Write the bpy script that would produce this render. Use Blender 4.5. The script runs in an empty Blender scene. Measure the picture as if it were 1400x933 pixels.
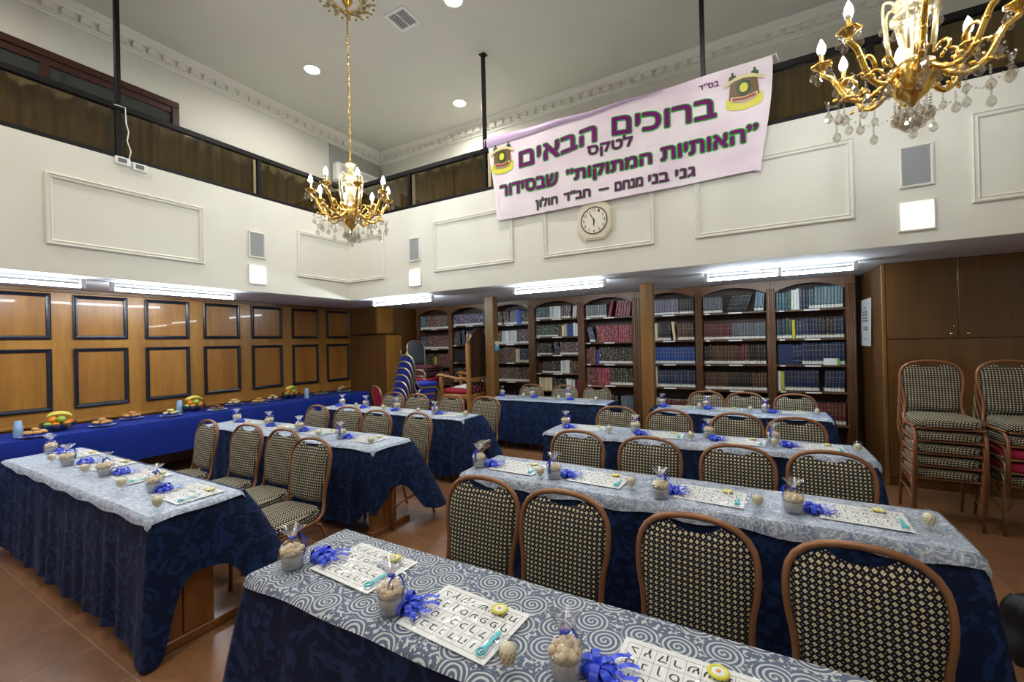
import bpy, math, random
from math import sin, cos, pi, radians, sqrt, atan2, exp
from mathutils import Vector, Matrix
random.seed(7)
S = bpy.context.scene
COL = S.collection

# ---------------------------------------------------------------- camera, world, exposure
F_PX, YAW, PIT, ROL, CAM_H = 585.11, -.5138, .0031, -.0229, 1.6
fw = Vector((sin(YAW)*cos(PIT), cos(YAW)*cos(PIT), sin(PIT)))
rt = Vector((cos(YAW), -sin(YAW), 0)); up = rt.cross(fw)
rt, up = rt*cos(ROL)+up*sin(ROL), -rt*sin(ROL)+up*cos(ROL)
cd = bpy.data.cameras.new('camera'); cam = bpy.data.objects.new('camera', cd); COL.objects.link(cam)
cd.sensor_width = 36; cd.lens = F_PX/1400*36; cd.clip_start = .02; cd.clip_end = 100
m = Matrix.Identity(4)
for i in range(3):
    m[i][0], m[i][1], m[i][2] = rt[i], up[i], -fw[i]
m[2][3] = CAM_H
cam.matrix_world = m
S.camera = cam
S.view_settings.view_transform = 'Standard'; S.view_settings.look = 'None'
S.view_settings.exposure = 0.28; S.view_settings.gamma = 1; S.view_settings.use_curve_mapping = False
w = bpy.data.worlds.new('world'); S.world = w; w.use_nodes = True
w.node_tree.nodes['Background'].inputs[0].default_value = (.5, .55, .65, 1)
w.node_tree.nodes['Background'].inputs[1].default_value = .0
c_ = S.cycles
c_.use_denoising = True; c_.max_bounces = 8; c_.diffuse_bounces = 4; c_.glossy_bounces = 4
c_.transmission_bounces = 6; c_.transparent_max_bounces = 16; c_.sample_clamp_indirect = 6
c_.caustics_reflective = False; c_.caustics_refractive = False
# strengths of the room lamps and the added out-of-view downlights
P_TUBE, P_BULB, P_DOWN, P_WALL = 85.0, 175.0, 26.0, 7.0

# ---------------------------------------------------------------- materials
def mat(name, col=(.8,.8,.8), rough=.5, metal=0, spec=.5, emit=None, estr=0, sheen=0, alpha=1, trans=0, ior=1.45, coat=0):
    M = bpy.data.materials.new(name); M.use_nodes = True
    b = M.node_tree.nodes['Principled BSDF']
    b.inputs['Base Color'].default_value = (*col, 1); b.inputs['Roughness'].default_value = rough
    b.inputs['Metallic'].default_value = metal; b.inputs['Specular IOR Level'].default_value = spec
    b.inputs['IOR'].default_value = ior; b.inputs['Alpha'].default_value = alpha
    b.inputs['Transmission Weight'].default_value = trans; b.inputs['Coat Weight'].default_value = coat
    if sheen:
        b.inputs['Sheen Weight'].default_value = sheen; b.inputs['Sheen Roughness'].default_value = .4
        b.inputs['Sheen Tint'].default_value = (*col, 1) if max(col) > .3 else (.25, .4, .9, 1)
    if emit:
        b.inputs['Emission Color'].default_value = (*emit, 1); b.inputs['Emission Strength'].default_value = estr
    return M
class NT:
    def __init__(s, M): s.t = M.node_tree; s.n = s.t.nodes; s.l = s.t.links; s.b = s.n['Principled BSDF']
    def new(s, typ, **k):
        n = s.n.new(typ)
        for a, v in k.items(): setattr(n, a, v)
        return n
    def link(s, a, b): s.l.new(a, b)
    def math(s, op, a, b=None, c=None):
        n = s.n.new('ShaderNodeMath'); n.operation = op
        for i, v in enumerate((a, b, c)):
            if v is None: continue
            if isinstance(v, (int, float)): n.inputs[i].default_value = v
            else: s.l.new(v, n.inputs[i])
        return n.outputs[0]
    def coord(s, scale=(1,1,1), kind='Object'):
        tc = s.n.new('ShaderNodeTexCoord'); mp = s.n.new('ShaderNodeMapping')
        mp.inputs['Scale'].default_value = scale; s.l.new(tc.outputs[kind], mp.inputs['Vector']); return mp.outputs[0]
    def noise(s, vec, scale, detail=3, rough=.5):
        n = s.n.new('ShaderNodeTexNoise'); n.inputs['Scale'].default_value = scale
        n.inputs['Detail'].default_value = detail; n.inputs['Roughness'].default_value = rough
        s.l.new(vec, n.inputs['Vector']); return n.outputs['Fac']
    def ramp(s, fac, stops):
        n = s.n.new('ShaderNodeValToRGB'); e = n.color_ramp.elements
        while len(e) < len(stops): e.new(.5)
        for el, (p, c) in zip(e, stops): el.position = p; el.color = (*c, 1)
        s.l.new(fac, n.inputs[0]); return n.outputs[0]
    def mix(s, fac, a, b):
        n = s.n.new('ShaderNodeMix'); n.data_type = 'RGBA'
        for i, v in ((0, fac), (6, a), (7, b)):
            if isinstance(v, (int, float)): n.inputs[i].default_value = v
            elif isinstance(v, tuple): n.inputs[i].default_value = (*v, 1)
            else: s.l.new(v, n.inputs[i])
        return n.outputs[2]
    def base(s, c): s.l.new(c, s.b.inputs['Base Color'])
    def bump(s, h, strength=.2, dist=.01):
        n = s.n.new('ShaderNodeBump'); n.inputs['Strength'].default_value = strength; n.inputs['Distance'].default_value = dist
        s.l.new(h, n.inputs['Height']); s.l.new(n.outputs[0], s.b.inputs['Normal'])

def wood(name, c1, c2, rough=.35, scale=(14, 14, 1.1), coat=.0, kind='Object'):
    M = mat(name, c1, rough, coat=coat); t = NT(M)
    v = t.coord(scale, kind); a = t.noise(v, 1.0, 5, .6)
    v2 = t.coord(tuple(x*6 for x in scale), kind); b = t.noise(v2, 1.0, 3, .6)
    f = t.math('ADD', t.math('MULTIPLY', a, .7), t.math('MULTIPLY', b, .3))
    mid = tuple((x+y)/2 for x, y in zip(c1, c2))
    t.base(t.ramp(f, [(.3, c2), (.5, mid), (.68, c1)]))
    return M
def plaster(name, col, rough=.75):
    M = mat(name, col, rough, spec=.25); t = NT(M)
    n = t.noise(t.coord((1,1,1)), 2.0, 3); d = tuple(x*.955 for x in col)
    t.base(t.ramp(n, [(.3, d), (.7, col)]))
    t.bump(t.noise(t.coord((1,1,1)), 90, 2), .05, .002)
    return M
def clear(name, tint=(1,1,1), gloss=.12, rough=.05, fres=True, edge=.35):
    M = bpy.data.materials.new(name); M.use_nodes = True; n = M.node_tree.nodes; l = M.node_tree.links
    n.remove(n['Principled BSDF']); out = n['Material Output']
    tr = n.new('ShaderNodeBsdfTransparent'); tr.inputs[0].default_value = (*tint, 1)
    gl = n.new('ShaderNodeBsdfGlossy'); gl.inputs['Roughness'].default_value = rough
    mx = n.new('ShaderNodeMixShader')
    if fres:
        lw = n.new('ShaderNodeLayerWeight'); lw.inputs[0].default_value = .35
        ad = n.new('ShaderNodeMath'); ad.operation = 'MULTIPLY_ADD'; ad.inputs[1].default_value = edge; ad.inputs[2].default_value = gloss
        l.new(lw.outputs['Facing'], ad.inputs[0]); l.new(ad.outputs[0], mx.inputs[0])
    else: mx.inputs[0].default_value = gloss
    l.new(tr.outputs[0], mx.inputs[1]); l.new(gl.outputs[0], mx.inputs[2]); l.new(mx.outputs[0], out.inputs[0])
    return M

M = {}
M['wall'] = plaster('cream_wall', (.77, .755, .68))
M['fascia'] = plaster('cream_fascia', (.77, .755, .67))
M['mould'] = mat('cream_moulding', (.76, .745, .665), .55)
M['ceil'] = plaster('ceiling_paint', (.70, .69, .62))
M['cornice'] = mat('cornice_plaster', (.80, .78, .71), .6)
M['soffit'] = plaster('soffit_paint', (.66, .67, .70))
M['panel'] = wood('honey_veneer', (.40, .185, .033), (.20, .078, .011), .32, (3.2, 3.2, .5), coat=.15)
M['panel_in'] = wood('honey_veneer_panel', (.37, .16, .027), (.18, .066, .010), .30, (4, 4, .45), coat=.15)
M['ebony'] = mat('black_moulding', (.012, .013, .020), .25)
M['cab'] = wood('cabinet_veneer', (.155, .070, .019), (.08, .034, .009), .30, (5, 5, .5), coat=.2)
M['case'] = wood('bookcase_wood', (.155, .07, .03), (.085, .036, .015), .38, (9, 9, .8))
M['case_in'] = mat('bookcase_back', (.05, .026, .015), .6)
M['pillar'] = wood('pillar_oak', (.23, .115, .028), (.14, .062, .014), .35, (10, 10, .7))
M['tablewood'] = wood('table_veneer', (.30, .125, .035), (.17, .062, .016), .3, (6, 6, .8))
M['chairwood'] = wood('armchair_wood', (.42, .20, .06), (.26, .11, .03), .35, (9, 9, 1.2))
M['darkcarved'] = wood('dark_carved_wood', (.07, .03, .013), (.035, .014, .007), .4)
M['brownframe'] = mat('dark_brown_frame', (.055, .018, .012), .35)
M['black'] = mat('black_metal', (.006, .006, .007), .38, 0, .3)
M['copper'] = mat('copper_brown_metal', (.27, .12, .055), .34, .3)
M['goldmetal'] = mat('dull_gold_metal', (.45, .36, .20), .35, .7)
M['gold'] = mat('polished_gold', (.86, .56, .13), .2, 1.0)
M['palegold'] = mat('pale_gold', (.92, .78, .45), .25, .8)
M['white'] = mat('white_plastic', (.82, .83, .82), .4)
M['grille'] = mat('grey_speaker_grille', (.30, .31, .32), .6)
M['brass'] = mat('brass', (.75, .58, .28), .25, 1)
M['paper'] = mat('white_paper', (.86, .86, .84), .6)
M['ink'] = mat('black_ink', (.012, .012, .015), .6)
M['label'] = mat('white_label', (.80, .80, .76), .6)
M['tube'] = mat('fluorescent_tube', (1,1,1), .3, emit=(.82, .93, 1.0), estr=P_TUBE)
M['bulb'] = mat('candle_bulb', (1,1,1), .3, emit=(.90, .96, 1.0), estr=P_BULB)
M['lampwhite'] = mat('lit_diffuser', (1,1,1), .3, emit=(1.0, .95, .84), estr=P_WALL)
M['downdisc'] = mat('downlight_disc', (1,1,1), .3, emit=(1.0, .97, .90), estr=14)
M['glass'] = clear('smoked_glass', (.72, .66, .54), .04, .02, True, .25)
M['cello'] = clear('cellophane', (.985, .99, 1.0), .05, .10, True, .22)
M['sleeve'] = clear('flat_cellophane', (.98, .985, .99), .03, .14, True, .12)
M['plastic'] = clear('clear_plastic', (.97, .975, .98), .05, .08, True, .3)
M['crystal'] = clear('cut_crystal', (.95, .935, .90), .18, .03, True, .5)
M['bluecup'] = mat('blue_plastic_cups', (.22, .33, .50), .3)
M['bluebowl'] = clear('blue_glass_bowl', (.45, .60, .92), .12, .05)
M['ribbon'] = mat('blue_ribbon', (.035, .075, .70), .3, sheen=.2)
M['egg'] = mat('cream_eggshell', (.80, .74, .52), .5)
M['snack'] = mat('beige_snacks', (.80, .66, .46), .7)
M['yellow'] = mat('yellow_plastic', (.72, .66, .06), .4)
M['teal'] = mat('teal_plastic', (.08, .52, .60), .35)
M['blueseat'] = mat('royal_blue_upholstery', (.008, .018, .30), .7, sheen=.4)
M['redseat'] = mat('crimson_upholstery', (.36, .012, .045), .75)
M['burgundy'] = mat('burgundy_upholstery', (.075, .010, .022), .75)
M['greyseat'] = mat('charcoal_upholstery', (.045, .050, .055), .8)
M['bag'] = mat('black_nylon', (.012, .012, .014), .5)

def damask(name, c1, c2, rough=.6):
    X = mat(name, c1, rough, spec=.22, sheen=.06); t = NT(X)
    v = t.coord((1, 1, 1)); n = t.new('ShaderNodeTexVoronoi'); n.feature = 'SMOOTH_F1'; n.inputs['Scale'].default_value = 5.5
    wv = t.new('ShaderNodeVectorMath', operation='ADD'); nz = t.new('ShaderNodeTexNoise'); nz.inputs['Scale'].default_value = 7
    sc = t.new('ShaderNodeVectorMath', operation='SCALE'); sc.inputs['Scale'].default_value = .18
    t.link(v, nz.inputs['Vector']); t.link(nz.outputs['Color'], sc.inputs[0]); t.link(v, wv.inputs[0]); t.link(sc.outputs[0], wv.inputs[1])
    t.link(wv.outputs[0], n.inputs['Vector'])
    s_ = t.math('SINE', t.math('MULTIPLY', n.outputs['Distance'], 34))
    k = t.math('MULTIPLY', t.math('GREATER_THAN', s_, .1), t.math('GREATER_THAN', t.noise(v, 26, 2), .46))
    t.base(t.mix(k, c1, c2)); t.link(t.math('MULTIPLY_ADD', k, -.12, rough), t.b.inputs['Roughness'])
    return X
M['navy'] = damask('navy_damask', (.0045, .012, .044), (.010, .028, .094))
M['royal'] = mat('royal_blue_cloth', (.006, .020, .20), .75, spec=.2, sheen=.12)
def runner_mat(name, kind):
    X = mat(name, (.2,.25,.35), .38, spec=.5); t = NT(X); v = t.coord((1,1,1))
    blue, white = (.095, .125, .20), (.64, .66, .67)
    if kind == 'swirl':
        v = t.coord((9.5, 9.5, 0)); vo = t.new('ShaderNodeTexVoronoi'); vo.voronoi_dimensions = '2D'; vo.inputs['Scale'].default_value = 1
        vo.inputs['Randomness'].default_value = .8
        t.link(v, vo.inputs['Vector']); sub = t.new('ShaderNodeVectorMath', operation='SUBTRACT')
        t.link(v, sub.inputs[0]); t.link(vo.outputs['Position'], sub.inputs[1])
        sp = t.new('ShaderNodeSeparateXYZ'); t.link(sub.outputs[0], sp.inputs[0])
        th = t.math('ARCTAN2', sp.outputs[1], sp.outputs[0]); r = vo.outputs['Distance']
        s_ = t.math('SINE', t.math('ADD', t.math('MULTIPLY', r, 46), th))
        k = t.math('GREATER_THAN', s_, .30)
        k2 = t.math('LESS_THAN', r, .50)
        nn = t.math('GREATER_THAN', t.noise(t.coord((75, 75, 0)), 1.0, 2), .54)
        k = t.math('MAXIMUM', t.math('MULTIPLY', k, k2), t.math('MULTIPLY', t.math('SUBTRACT', 1, k2), nn))
        c = t.mix(t.math('MULTIPLY', k, .92), blue, white)
    elif kind == 'floral':
        vo = t.new('ShaderNodeTexVoronoi'); vo.inputs['Scale'].default_value = 12; t.link(v, vo.inputs['Vector'])
        n1 = t.noise(v, 22, 5, .75); n2 = t.noise(v, 70, 3, .65)
        q = t.math('ABSOLUTE', t.math('SINE', t.math('ADD', t.math('MULTIPLY', vo.outputs['Distance'], 17), t.math('MULTIPLY', n1, 9))))
        k = t.math('MULTIPLY', t.math('LESS_THAN', q, .33), t.math('GREATER_THAN', n2, .40))
        f = t.ramp(t.math('ADD', t.math('MULTIPLY', n1, .7), t.math('MULTIPLY', n2, .4)), [(.40, (.13, .17, .27)), (.55, (.27, .32, .42)), (.70, (.58, .62, .68))])
        c = t.mix(t.math('MULTIPLY', k, .75), f, (.70, .73, .77))
    else:
        n1 = t.noise(t.coord((1.0, 2.2, 1)), 30, 4, .75); n2 = t.noise(v, 120, 2, .6)
        k = t.math('ADD', t.math('MULTIPLY', n1, .8), t.math('MULTIPLY', n2, .45))
        c = t.ramp(k, [(.42, (.12, .18, .31)), (.58, (.32, .39, .51)), (.76, (.66, .70, .77))])
        k = n1
    t.base(c)
    t.bump(t.noise(v, 34, 4, .65), .5, .008)
    return X
M['swirl'] = runner_mat('swirl_runner', 'swirl')
M['floral'] = runner_mat('floral_runner', 'floral')
M['lace'] = runner_mat('lace_runner', 'lace')
def fabric(name, ax):
    X = mat(name, (.02,.02,.02), .8, spec=.2); t = NT(X); P = .0205
    sp = t.new('ShaderNodeSeparateXYZ'); t.link(t.coord((1,1,1)), sp.inputs[0])
    su, sv = sp.outputs[0], sp.outputs[ax]
    if ax == 1: su, sv = t.math('ADD', su, sp.outputs[2]), t.math('ADD', sv, sp.outputs[2])
    u = t.math('DIVIDE', su, P); v = t.math('DIVIDE', sv, P*.92)
    fu = t.math('ABSOLUTE', t.math('SUBTRACT', t.math('FRACT', u), .5)); fv = t.math('ABSOLUTE', t.math('SUBTRACT', t.math('FRACT', v), .5))
    d = t.math('ADD', fu, fv)
    big = t.math('LESS_THAN', d, .355); core = t.math('LESS_THAN', d, .10); dot = t.math('GREATER_THAN', d, .87)
    n = t.noise(t.coord((1,1,1)), 160, 1)
    c = t.mix(big, (.016, .013, .016), (.68, .61, .40)); c = t.mix(core, c, (.10, .055, .03)); c = t.mix(dot, c, (.32, .33, .36))
    t.base(c); t.bump(n, .2, .001)
    return X
M['fab_back'] = fabric('patterned_fabric_upright', 2)
M['fab_seat'] = fabric('patterned_fabric_flat', 1)
def floor_mat():
    X = mat('terracotta_tile', (.3,.15,.07), .32); t = NT(X)
    v = t.coord((1,1,1)); br = t.new('ShaderNodeTexBrick'); br.offset = 0; br.squash = 1
    br.inputs['Scale'].default_value = 1.0; br.inputs['Brick Width'].default_value = .45; br.inputs['Row Height'].default_value = .45
    br.inputs['Mortar Size'].default_value = .005; br.inputs['Mortar Smooth'].default_value = .3
    br.inputs['Color1'].default_value = (.26, .128, .060, 1); br.inputs['Color2'].default_value = (.195, .094, .045, 1); br.inputs['Mortar'].default_value = (.27, .17, .11, 1)
    t.link(v, br.inputs['Vector'])
    n = t.noise(v, 5, 5, .65); n2 = t.noise(v, 40, 3, .6)
    k = t.ramp(t.math('ADD', t.math('MULTIPLY', n, .7), t.math('MULTIPLY', n2, .3)), [(.3, (.62, .60, .58)), (.7, (1.15, 1.1, 1.05))])
    mu = t.new('ShaderNodeMix'); mu.data_type = 'RGBA'; mu.blend_type = 'MULTIPLY'; mu.inputs[0].default_value = 1
    t.link(br.outputs['Color'], mu.inputs[6]); t.link(k, mu.inputs[7]); t.base(mu.outputs[2])
    t.bump(t.math('ADD', t.math('MULTIPLY', br.outputs['Fac'], -1), t.math('MULTIPLY', n2, .2)), .3, .004)
    return X
M['floor'] = floor_mat()
def curtain_mat():
    X = mat('brown_curtain', (.24, .19, .09), .8, sheen=.2); t = NT(X)
    n = t.noise(t.coord((3, 3, .4)), 6, 3); t.base(t.ramp(n, [(.3, (.165, .145, .08)), (.7, (.28, .25, .14))])); return X
M['curtain'] = curtain_mat()
def banner_mat():
    X = mat('pink_banner_vinyl', (.80, .66, .76), .3, spec=.55); t = NT(X)
    n = t.noise(t.coord((1.2, 1, 2.2)), 1.6, 3); t.base(t.ramp(n, [(.35, (.78, .64, .74)), (.65, (.85, .77, .81))])); return X
M['banner'] = banner_mat()
M['purple'] = mat('purple_print', (.15, .003, .13), .5, spec=.2)
M['green'] = mat('green_print', (.03, .42, .05), .45, spec=.2)
M['dkgreen'] = mat('dark_green_print', (.02, .07, .02), .4)

# ---------------------------------------------------------------- mesh helpers
class MB:
    def __init__(s): s.v = []; s.f = []; s.m = []; s.s = []
    def add(s, V, Fc, mi=0, smooth=False, X=None):
        o = len(s.v)
        s.v += [tuple(X @ Vector(p)) if X else tuple(p) for p in V]
        for f in Fc: s.f.append([i+o for i in f]); s.m.append(mi); s.s.append(smooth)
        return s
    def box(s, x0, x1, y0, y1, z0, z1, mi=0, c=0, X=None):
        if c <= 0:
            V = [(x, y, z) for z in (z0, z1) for y in (y0, y1) for x in (x0, x1)]
            return s.add(V, [(0,2,3,1), (4,5,7,6), (0,1,5,4), (2,6,7,3), (0,4,6,2), (1,3,7,5)], mi, False, X)
        V = []; xs, ys, zs = (x0, x1), (y0, y1), (z0, z1)
        sg = (1, -1)
        for k in (0, 1):
            for j in (0, 1):
                for i in (0, 1):
                    x, y, z = xs[i], ys[j], zs[k]; a, b, d = sg[i]*c, sg[j]*c, sg[k]*c
                    V += [(x, y+b, z+d), (x+a, y, z+d), (x+a, y+b, z)]
        I = lambda i, j, k, t: (k*4+j*2+i)*3+t
        Fc = []
        for i in (0, 1): Fc.append([I(i,0,0,0), I(i,1,0,0), I(i,1,1,0), I(i,0,1,0)][::(1 if i else -1)])
        for j in (0, 1): Fc.append([I(0,j,0,1), I(1,j,0,1), I(1,j,1,1), I(0,j,1,1)][::(-1 if j else 1)])
        for k in (0, 1): Fc.append([I(0,0,k,2), I(1,0,k,2), I(1,1,k,2), I(0,1,k,2)][::(1 if k else -1)])
        for j in (0, 1):
            for k in (0, 1): Fc.append([I(0,j,k,1), I(1,j,k,1), I(1,j,k,2), I(0,j,k,2)])
        for i in (0, 1):
            for k in (0, 1): Fc.append([I(i,0,k,0), I(i,1,k,0), I(i,1,k,2), I(i,0,k,2)])
        for i in (0, 1):
            for j in (0, 1): Fc.append([I(i,j,0,0), I(i,j,1,0), I(i,j,1,1), I(i,j,0,1)])
        for k in (0, 1):
            for j in (0, 1):
                for i in (0, 1): Fc.append([I(i,j,k,0), I(i,j,k,1), I(i,j,k,2)])
        return s.add(V, Fc, mi, False, X)
    def tube(s, P, r, n=8, mi=0, closed=False, caps=True, X=None, flat=1.0):
        P = [Vector(p) for p in P]; N = len(P); R = r if isinstance(r, (list, tuple)) else [r]*N
        V = []; prev = None
        for i, p in enumerate(P):
            a = P[(i-1) % N] if (closed or i > 0) else p; b = P[(i+1) % N] if (closed or i < N-1) else p
            t = (b-a); t = t.normalized() if t.length > 1e-9 else Vector((0, 0, 1))
            if prev is None:
                h = Vector((0, 0, 1)) if abs(t.z) < .9 else Vector((0, 1, 0)); u = t.cross(h).normalized()
            else:
                u = (prev - t*prev.dot(t)); u = u.normalized() if u.length > 1e-6 else t.orthogonal().normalized()
            prev = u; q = t.cross(u)
            for k in range(n):
                an = 2*pi*k/n; V.append(p + u*(cos(an)*R[i]) + q*(sin(an)*R[i]*flat))
        Fc = []
        for i in range(N if closed else N-1):
            j = (i+1) % N
            for k in range(n): Fc.append((i*n+k, i*n+(k+1) % n, j*n+(k+1) % n, j*n+k))
        if caps and not closed: Fc += [tuple(range(n))[::-1], tuple((N-1)*n+k for k in range(n))]
        return s.add(V, Fc, mi, True, X)
    def lathe(s, prof, n=16, c=(0,0,0), mi=0, X=None, smooth=True, wob=None, caps=True):
        V = []; Fc = []
        for (r, z) in prof:
            for k in range(n):
                a = 2*pi*k/n; rr = r*(wob(a, z) if wob else 1); V.append((c[0]+rr*cos(a), c[1]+rr*sin(a), c[2]+z))
        for i in range(len(prof)-1):
            for k in range(n): Fc.append((i*n+k, i*n+(k+1) % n, (i+1)*n+(k+1) % n, (i+1)*n+k))
        if caps: Fc += [tuple(range(n))[::-1], tuple((len(prof)-1)*n+k for k in range(n))]
        return s.add(V, Fc, mi, smooth, X)
    def ball(s, c, r, n=10, mi=0, sz=(1,1,1), X=None):
        pr = [(sin(pi*i/(n//2+1)), -cos(pi*i/(n//2+1))) for i in range(1, n//2+1)]
        V = []; Fc = []
        for a_, z in pr:
            for k in range(n): V.append((c[0]+r*sz[0]*a_*cos(2*pi*k/n), c[1]+r*sz[1]*a_*sin(2*pi*k/n), c[2]+r*sz[2]*z))
        L = len(pr)
        for i in range(L-1):
            for k in range(n): Fc.append((i*n+k, i*n+(k+1) % n, (i+1)*n+(k+1) % n, (i+1)*n+k))
        V += [(c[0], c[1], c[2]-r*sz[2]), (c[0], c[1], c[2]+r*sz[2])]
        for k in range(n): Fc += [(L*n, (k+1) % n, k), (L*n+1, (L-1)*n+k, (L-1)*n+(k+1) % n)]
        return s.add(V, Fc, mi, True, X)
    def prism(s, poly, a, b, axis='z', mi=0, X=None):
        n = len(poly)
        f = {'z': lambda p, h: (p[0], p[1], h), 'y': lambda p, h: (p[0], h, p[1]), 'x': lambda p, h: (h, p[0], p[1])}[axis]
        V = [f(p, a) for p in poly]+[f(p, b) for p in poly]
        Fc = [tuple(range(n))[::-1], tuple(range(n, 2*n))]+[(i, (i+1) % n, n+(i+1) % n, n+i) for i in range(n)]
        return s.add(V, Fc, mi, False, X)
    def grid(s, fn, nu, nv, mi=0, smooth=True, X=None, closeu=False):
        V = [fn(i/nu, j/nv) for j in range(nv+1) for i in range(nu+1)]
        Fc = [(j*(nu+1)+i, j*(nu+1)+i+1, (j+1)*(nu+1)+i+1, (j+1)*(nu+1)+i) for j in range(nv) for i in range(nu)]
        return s.add(V, Fc, mi, smooth, X)
    def mesh(s, name, mats):
        me = bpy.data.meshes.new(name); me.from_pydata(s.v, [], s.f)
        for x in (mats if isinstance(mats, (list, tuple)) else [mats]): me.materials.append(M[x] if isinstance(x, str) else x)
        me.polygons.foreach_set('material_index', s.m); me.polygons.foreach_set('use_smooth', s.s)
        import bmesh
        bm = bmesh.new(); bm.from_mesh(me); bmesh.ops.recalc_face_normals(bm, faces=bm.faces[:]); bm.to_mesh(me); bm.free()
        me.update(); return me
    def build(s, name, mats, parent=None, loc=(0,0,0)):
        return put(name, s.mesh(name, mats), parent, loc)
def put(name, me, parent=None, loc=(0,0,0), rot=None, scale=None):
    o = bpy.data.objects.new(name, me); COL.objects.link(o); o.location = loc
    if rot: o.rotation_euler = rot
    if scale: o.scale = scale
    if parent: o.parent = parent
    return o
def tag(o, label, cat, group=None, kind=None):
    o['label'] = label; o['category'] = cat
    if group: o['group'] = group
    if kind: o['kind'] = kind
    return o
def thing(name, label, cat, loc=(0,0,0), rz=0, group=None):
    o = bpy.data.objects.new(name, None); COL.objects.link(o); o.location = loc; o.rotation_euler = (0, 0, rz)
    o.empty_display_size = .1
    return tag(o, label, cat, group)
def struct(o, label, cat): return tag(o, label, cat, None, 'structure')
def dup(root, loc, rz, label, group=None, rot=None):
    r = root.copy(); COL.objects.link(r); r.location = loc; r.rotation_euler = rot if rot else (0, 0, rz); r['label'] = label
    if group: r['group'] = group
    for ch in root.children:
        c = ch.copy(); COL.objects.link(c); c.parent = r
        for g in ch.children:
            d = g.copy(); COL.objects.link(d); d.parent = c
    return r
_tx = {}
def text_mesh(body):
    """filled outlines of a word in Blender's built-in font"""
    if body in _tx: return _tx[body]
    from mathutils.geometry import tessellate_polygon
    cu = bpy.data.curves.new('lettering', 'FONT'); cu.body = body; cu.size = 1; cu.resolution_u = 4; cu.fill_mode = 'NONE'
    o = bpy.data.objects.new('lettering', cu); COL.objects.link(o)
    dg = bpy.context.evaluated_depsgraph_get(); me = bpy.data.meshes.new_from_object(o.evaluated_get(dg))
    bpy.data.objects.remove(o); bpy.data.curves.remove(cu)
    nb = {}
    for e in me.edges:
        p, q = e.vertices; nb.setdefault(p, []).append(q); nb.setdefault(q, []).append(p)
    co = [v.co.copy() for v in me.vertices]; bpy.data.meshes.remove(me); loops = []; seen = set()
    for st in nb:
        if st in seen: continue
        lp = [st]; seen.add(st); cur = st
        while True:
            nx = [q for q in nb[cur] if q not in seen]
            if not nx: break
            cur = nx[0]; seen.add(cur); lp.append(cur)
        pts = []
        for i in lp:
            if not pts or (co[i]-pts[-1]).length > 1e-5: pts.append(co[i])
        if len(pts) > 2 and (pts[0]-pts[-1]).length < 1e-5: pts.pop()
        if len(pts) > 2: loops.append(pts)
    def inside(p, L):
        r = False
        for i in range(len(L)):
            a, b = L[i], L[i-1]
            if (a.y > p.y) != (b.y > p.y) and p.x < (b.x-a.x)*(p.y-a.y)/(b.y-a.y)+a.x: r = not r
        return r
    V = []; Fc = []
    outer = [L for L in loops if sum(inside(L[0], K) for K in loops if K is not L) % 2 == 0]
    for L in outer:
        grp = [L]+[K for K in loops if K is not L and not any(K is Q for Q in outer) and inside(K[0], L)]
        flat = [p for K in grp for p in K]; o_ = len(V)
        V += [(p.x, p.y, 0) for p in flat]
        Fc += [[i+o_ for i in t] for t in tessellate_polygon(grp)]
    _tx[body] = (V, Fc); return V, Fc
def fit_text(V, x0, x1, z0, z1, y):
    xs = [v[0] for v in V]; ys = [v[1] for v in V]; a, b, c, d = min(xs), max(xs), min(ys), max(ys)
    return [(x0+(v[0]-a)/(b-a)*(x1-x0), y, z0+(v[1]-c)/(d-c)*(z1-z0)) for v in V]
ORD = ['first','second','third','fourth','fifth','sixth','seventh','eighth','ninth','tenth','eleventh','twelfth','thirteenth','fourteenth','fifteenth',
 'sixteenth','seventeenth','eighteenth','nineteenth','twentieth','twenty-first','twenty-second','twenty-third','twenty-fourth','twenty-fifth','twenty-sixth',
 'twenty-seventh','twenty-eighth','twenty-ninth','thirtieth','thirty-first','thirty-second','thirty-third']

# ---------------------------------------------------------------- room shell
XL, XF, YF, ZS, ZR, XU, YU, ZC, XR, Y0, YW = -7.04, -5.68, 4.75, 2.345, 3.6, -6.49, 6.25, 5.42, 4.4, -4.5, 7.02
def sbox(name, label, cat, mt, *b, **k):
    return struct(MB().box(*b, **k).build(name, mt), label, cat)
sbox('floor', 'terracotta tiled floor of the hall', 'floor', 'floor', XL-.1, XR+.1, Y0-.1, YW+.1, -.08, 0)
sbox('ceiling', 'high grey-white painted ceiling', 'ceiling', 'ceil', XU-.1, XR+.1, Y0-.1, YU+.1, ZC, ZC+.08)
sbox('wall_left', 'lower left wall clad in honey wood veneer', 'wall', 'panel', XL-.1, XL, Y0, YW, 0, ZS)
sbox('wall_left_upper', 'cream upper left wall behind the balcony glass', 'wall', 'wall', XU-.1, XU, Y0, YU+.1, 2.62, ZC)
sbox('wall_back_upper', 'cream upper back wall behind the balcony glass', 'wall', 'wall', XU, XR, YU, YU+.1, 2.62, ZC)
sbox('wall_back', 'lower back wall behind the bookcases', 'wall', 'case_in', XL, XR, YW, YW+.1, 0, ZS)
sbox('wall_right', 'plain cream wall on the right of the hall', 'wall', 'wall', XR, XR+.1, Y0, YW, 0, ZC)
sbox('wall_front', 'plain cream wall behind the viewer', 'wall', 'wall', XU, XR, Y0-.1, Y0, 0, ZC)
mb = MB().box(XL, XF-.07, Y0, YW, ZS, ZS+.2).box(XF-.07, XR, YF+.07, YW, ZS, ZS+.2)
struct(mb.build('ceiling_under_balcony', 'soffit'), 'low grey ceiling under the balcony', 'ceiling')
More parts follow.
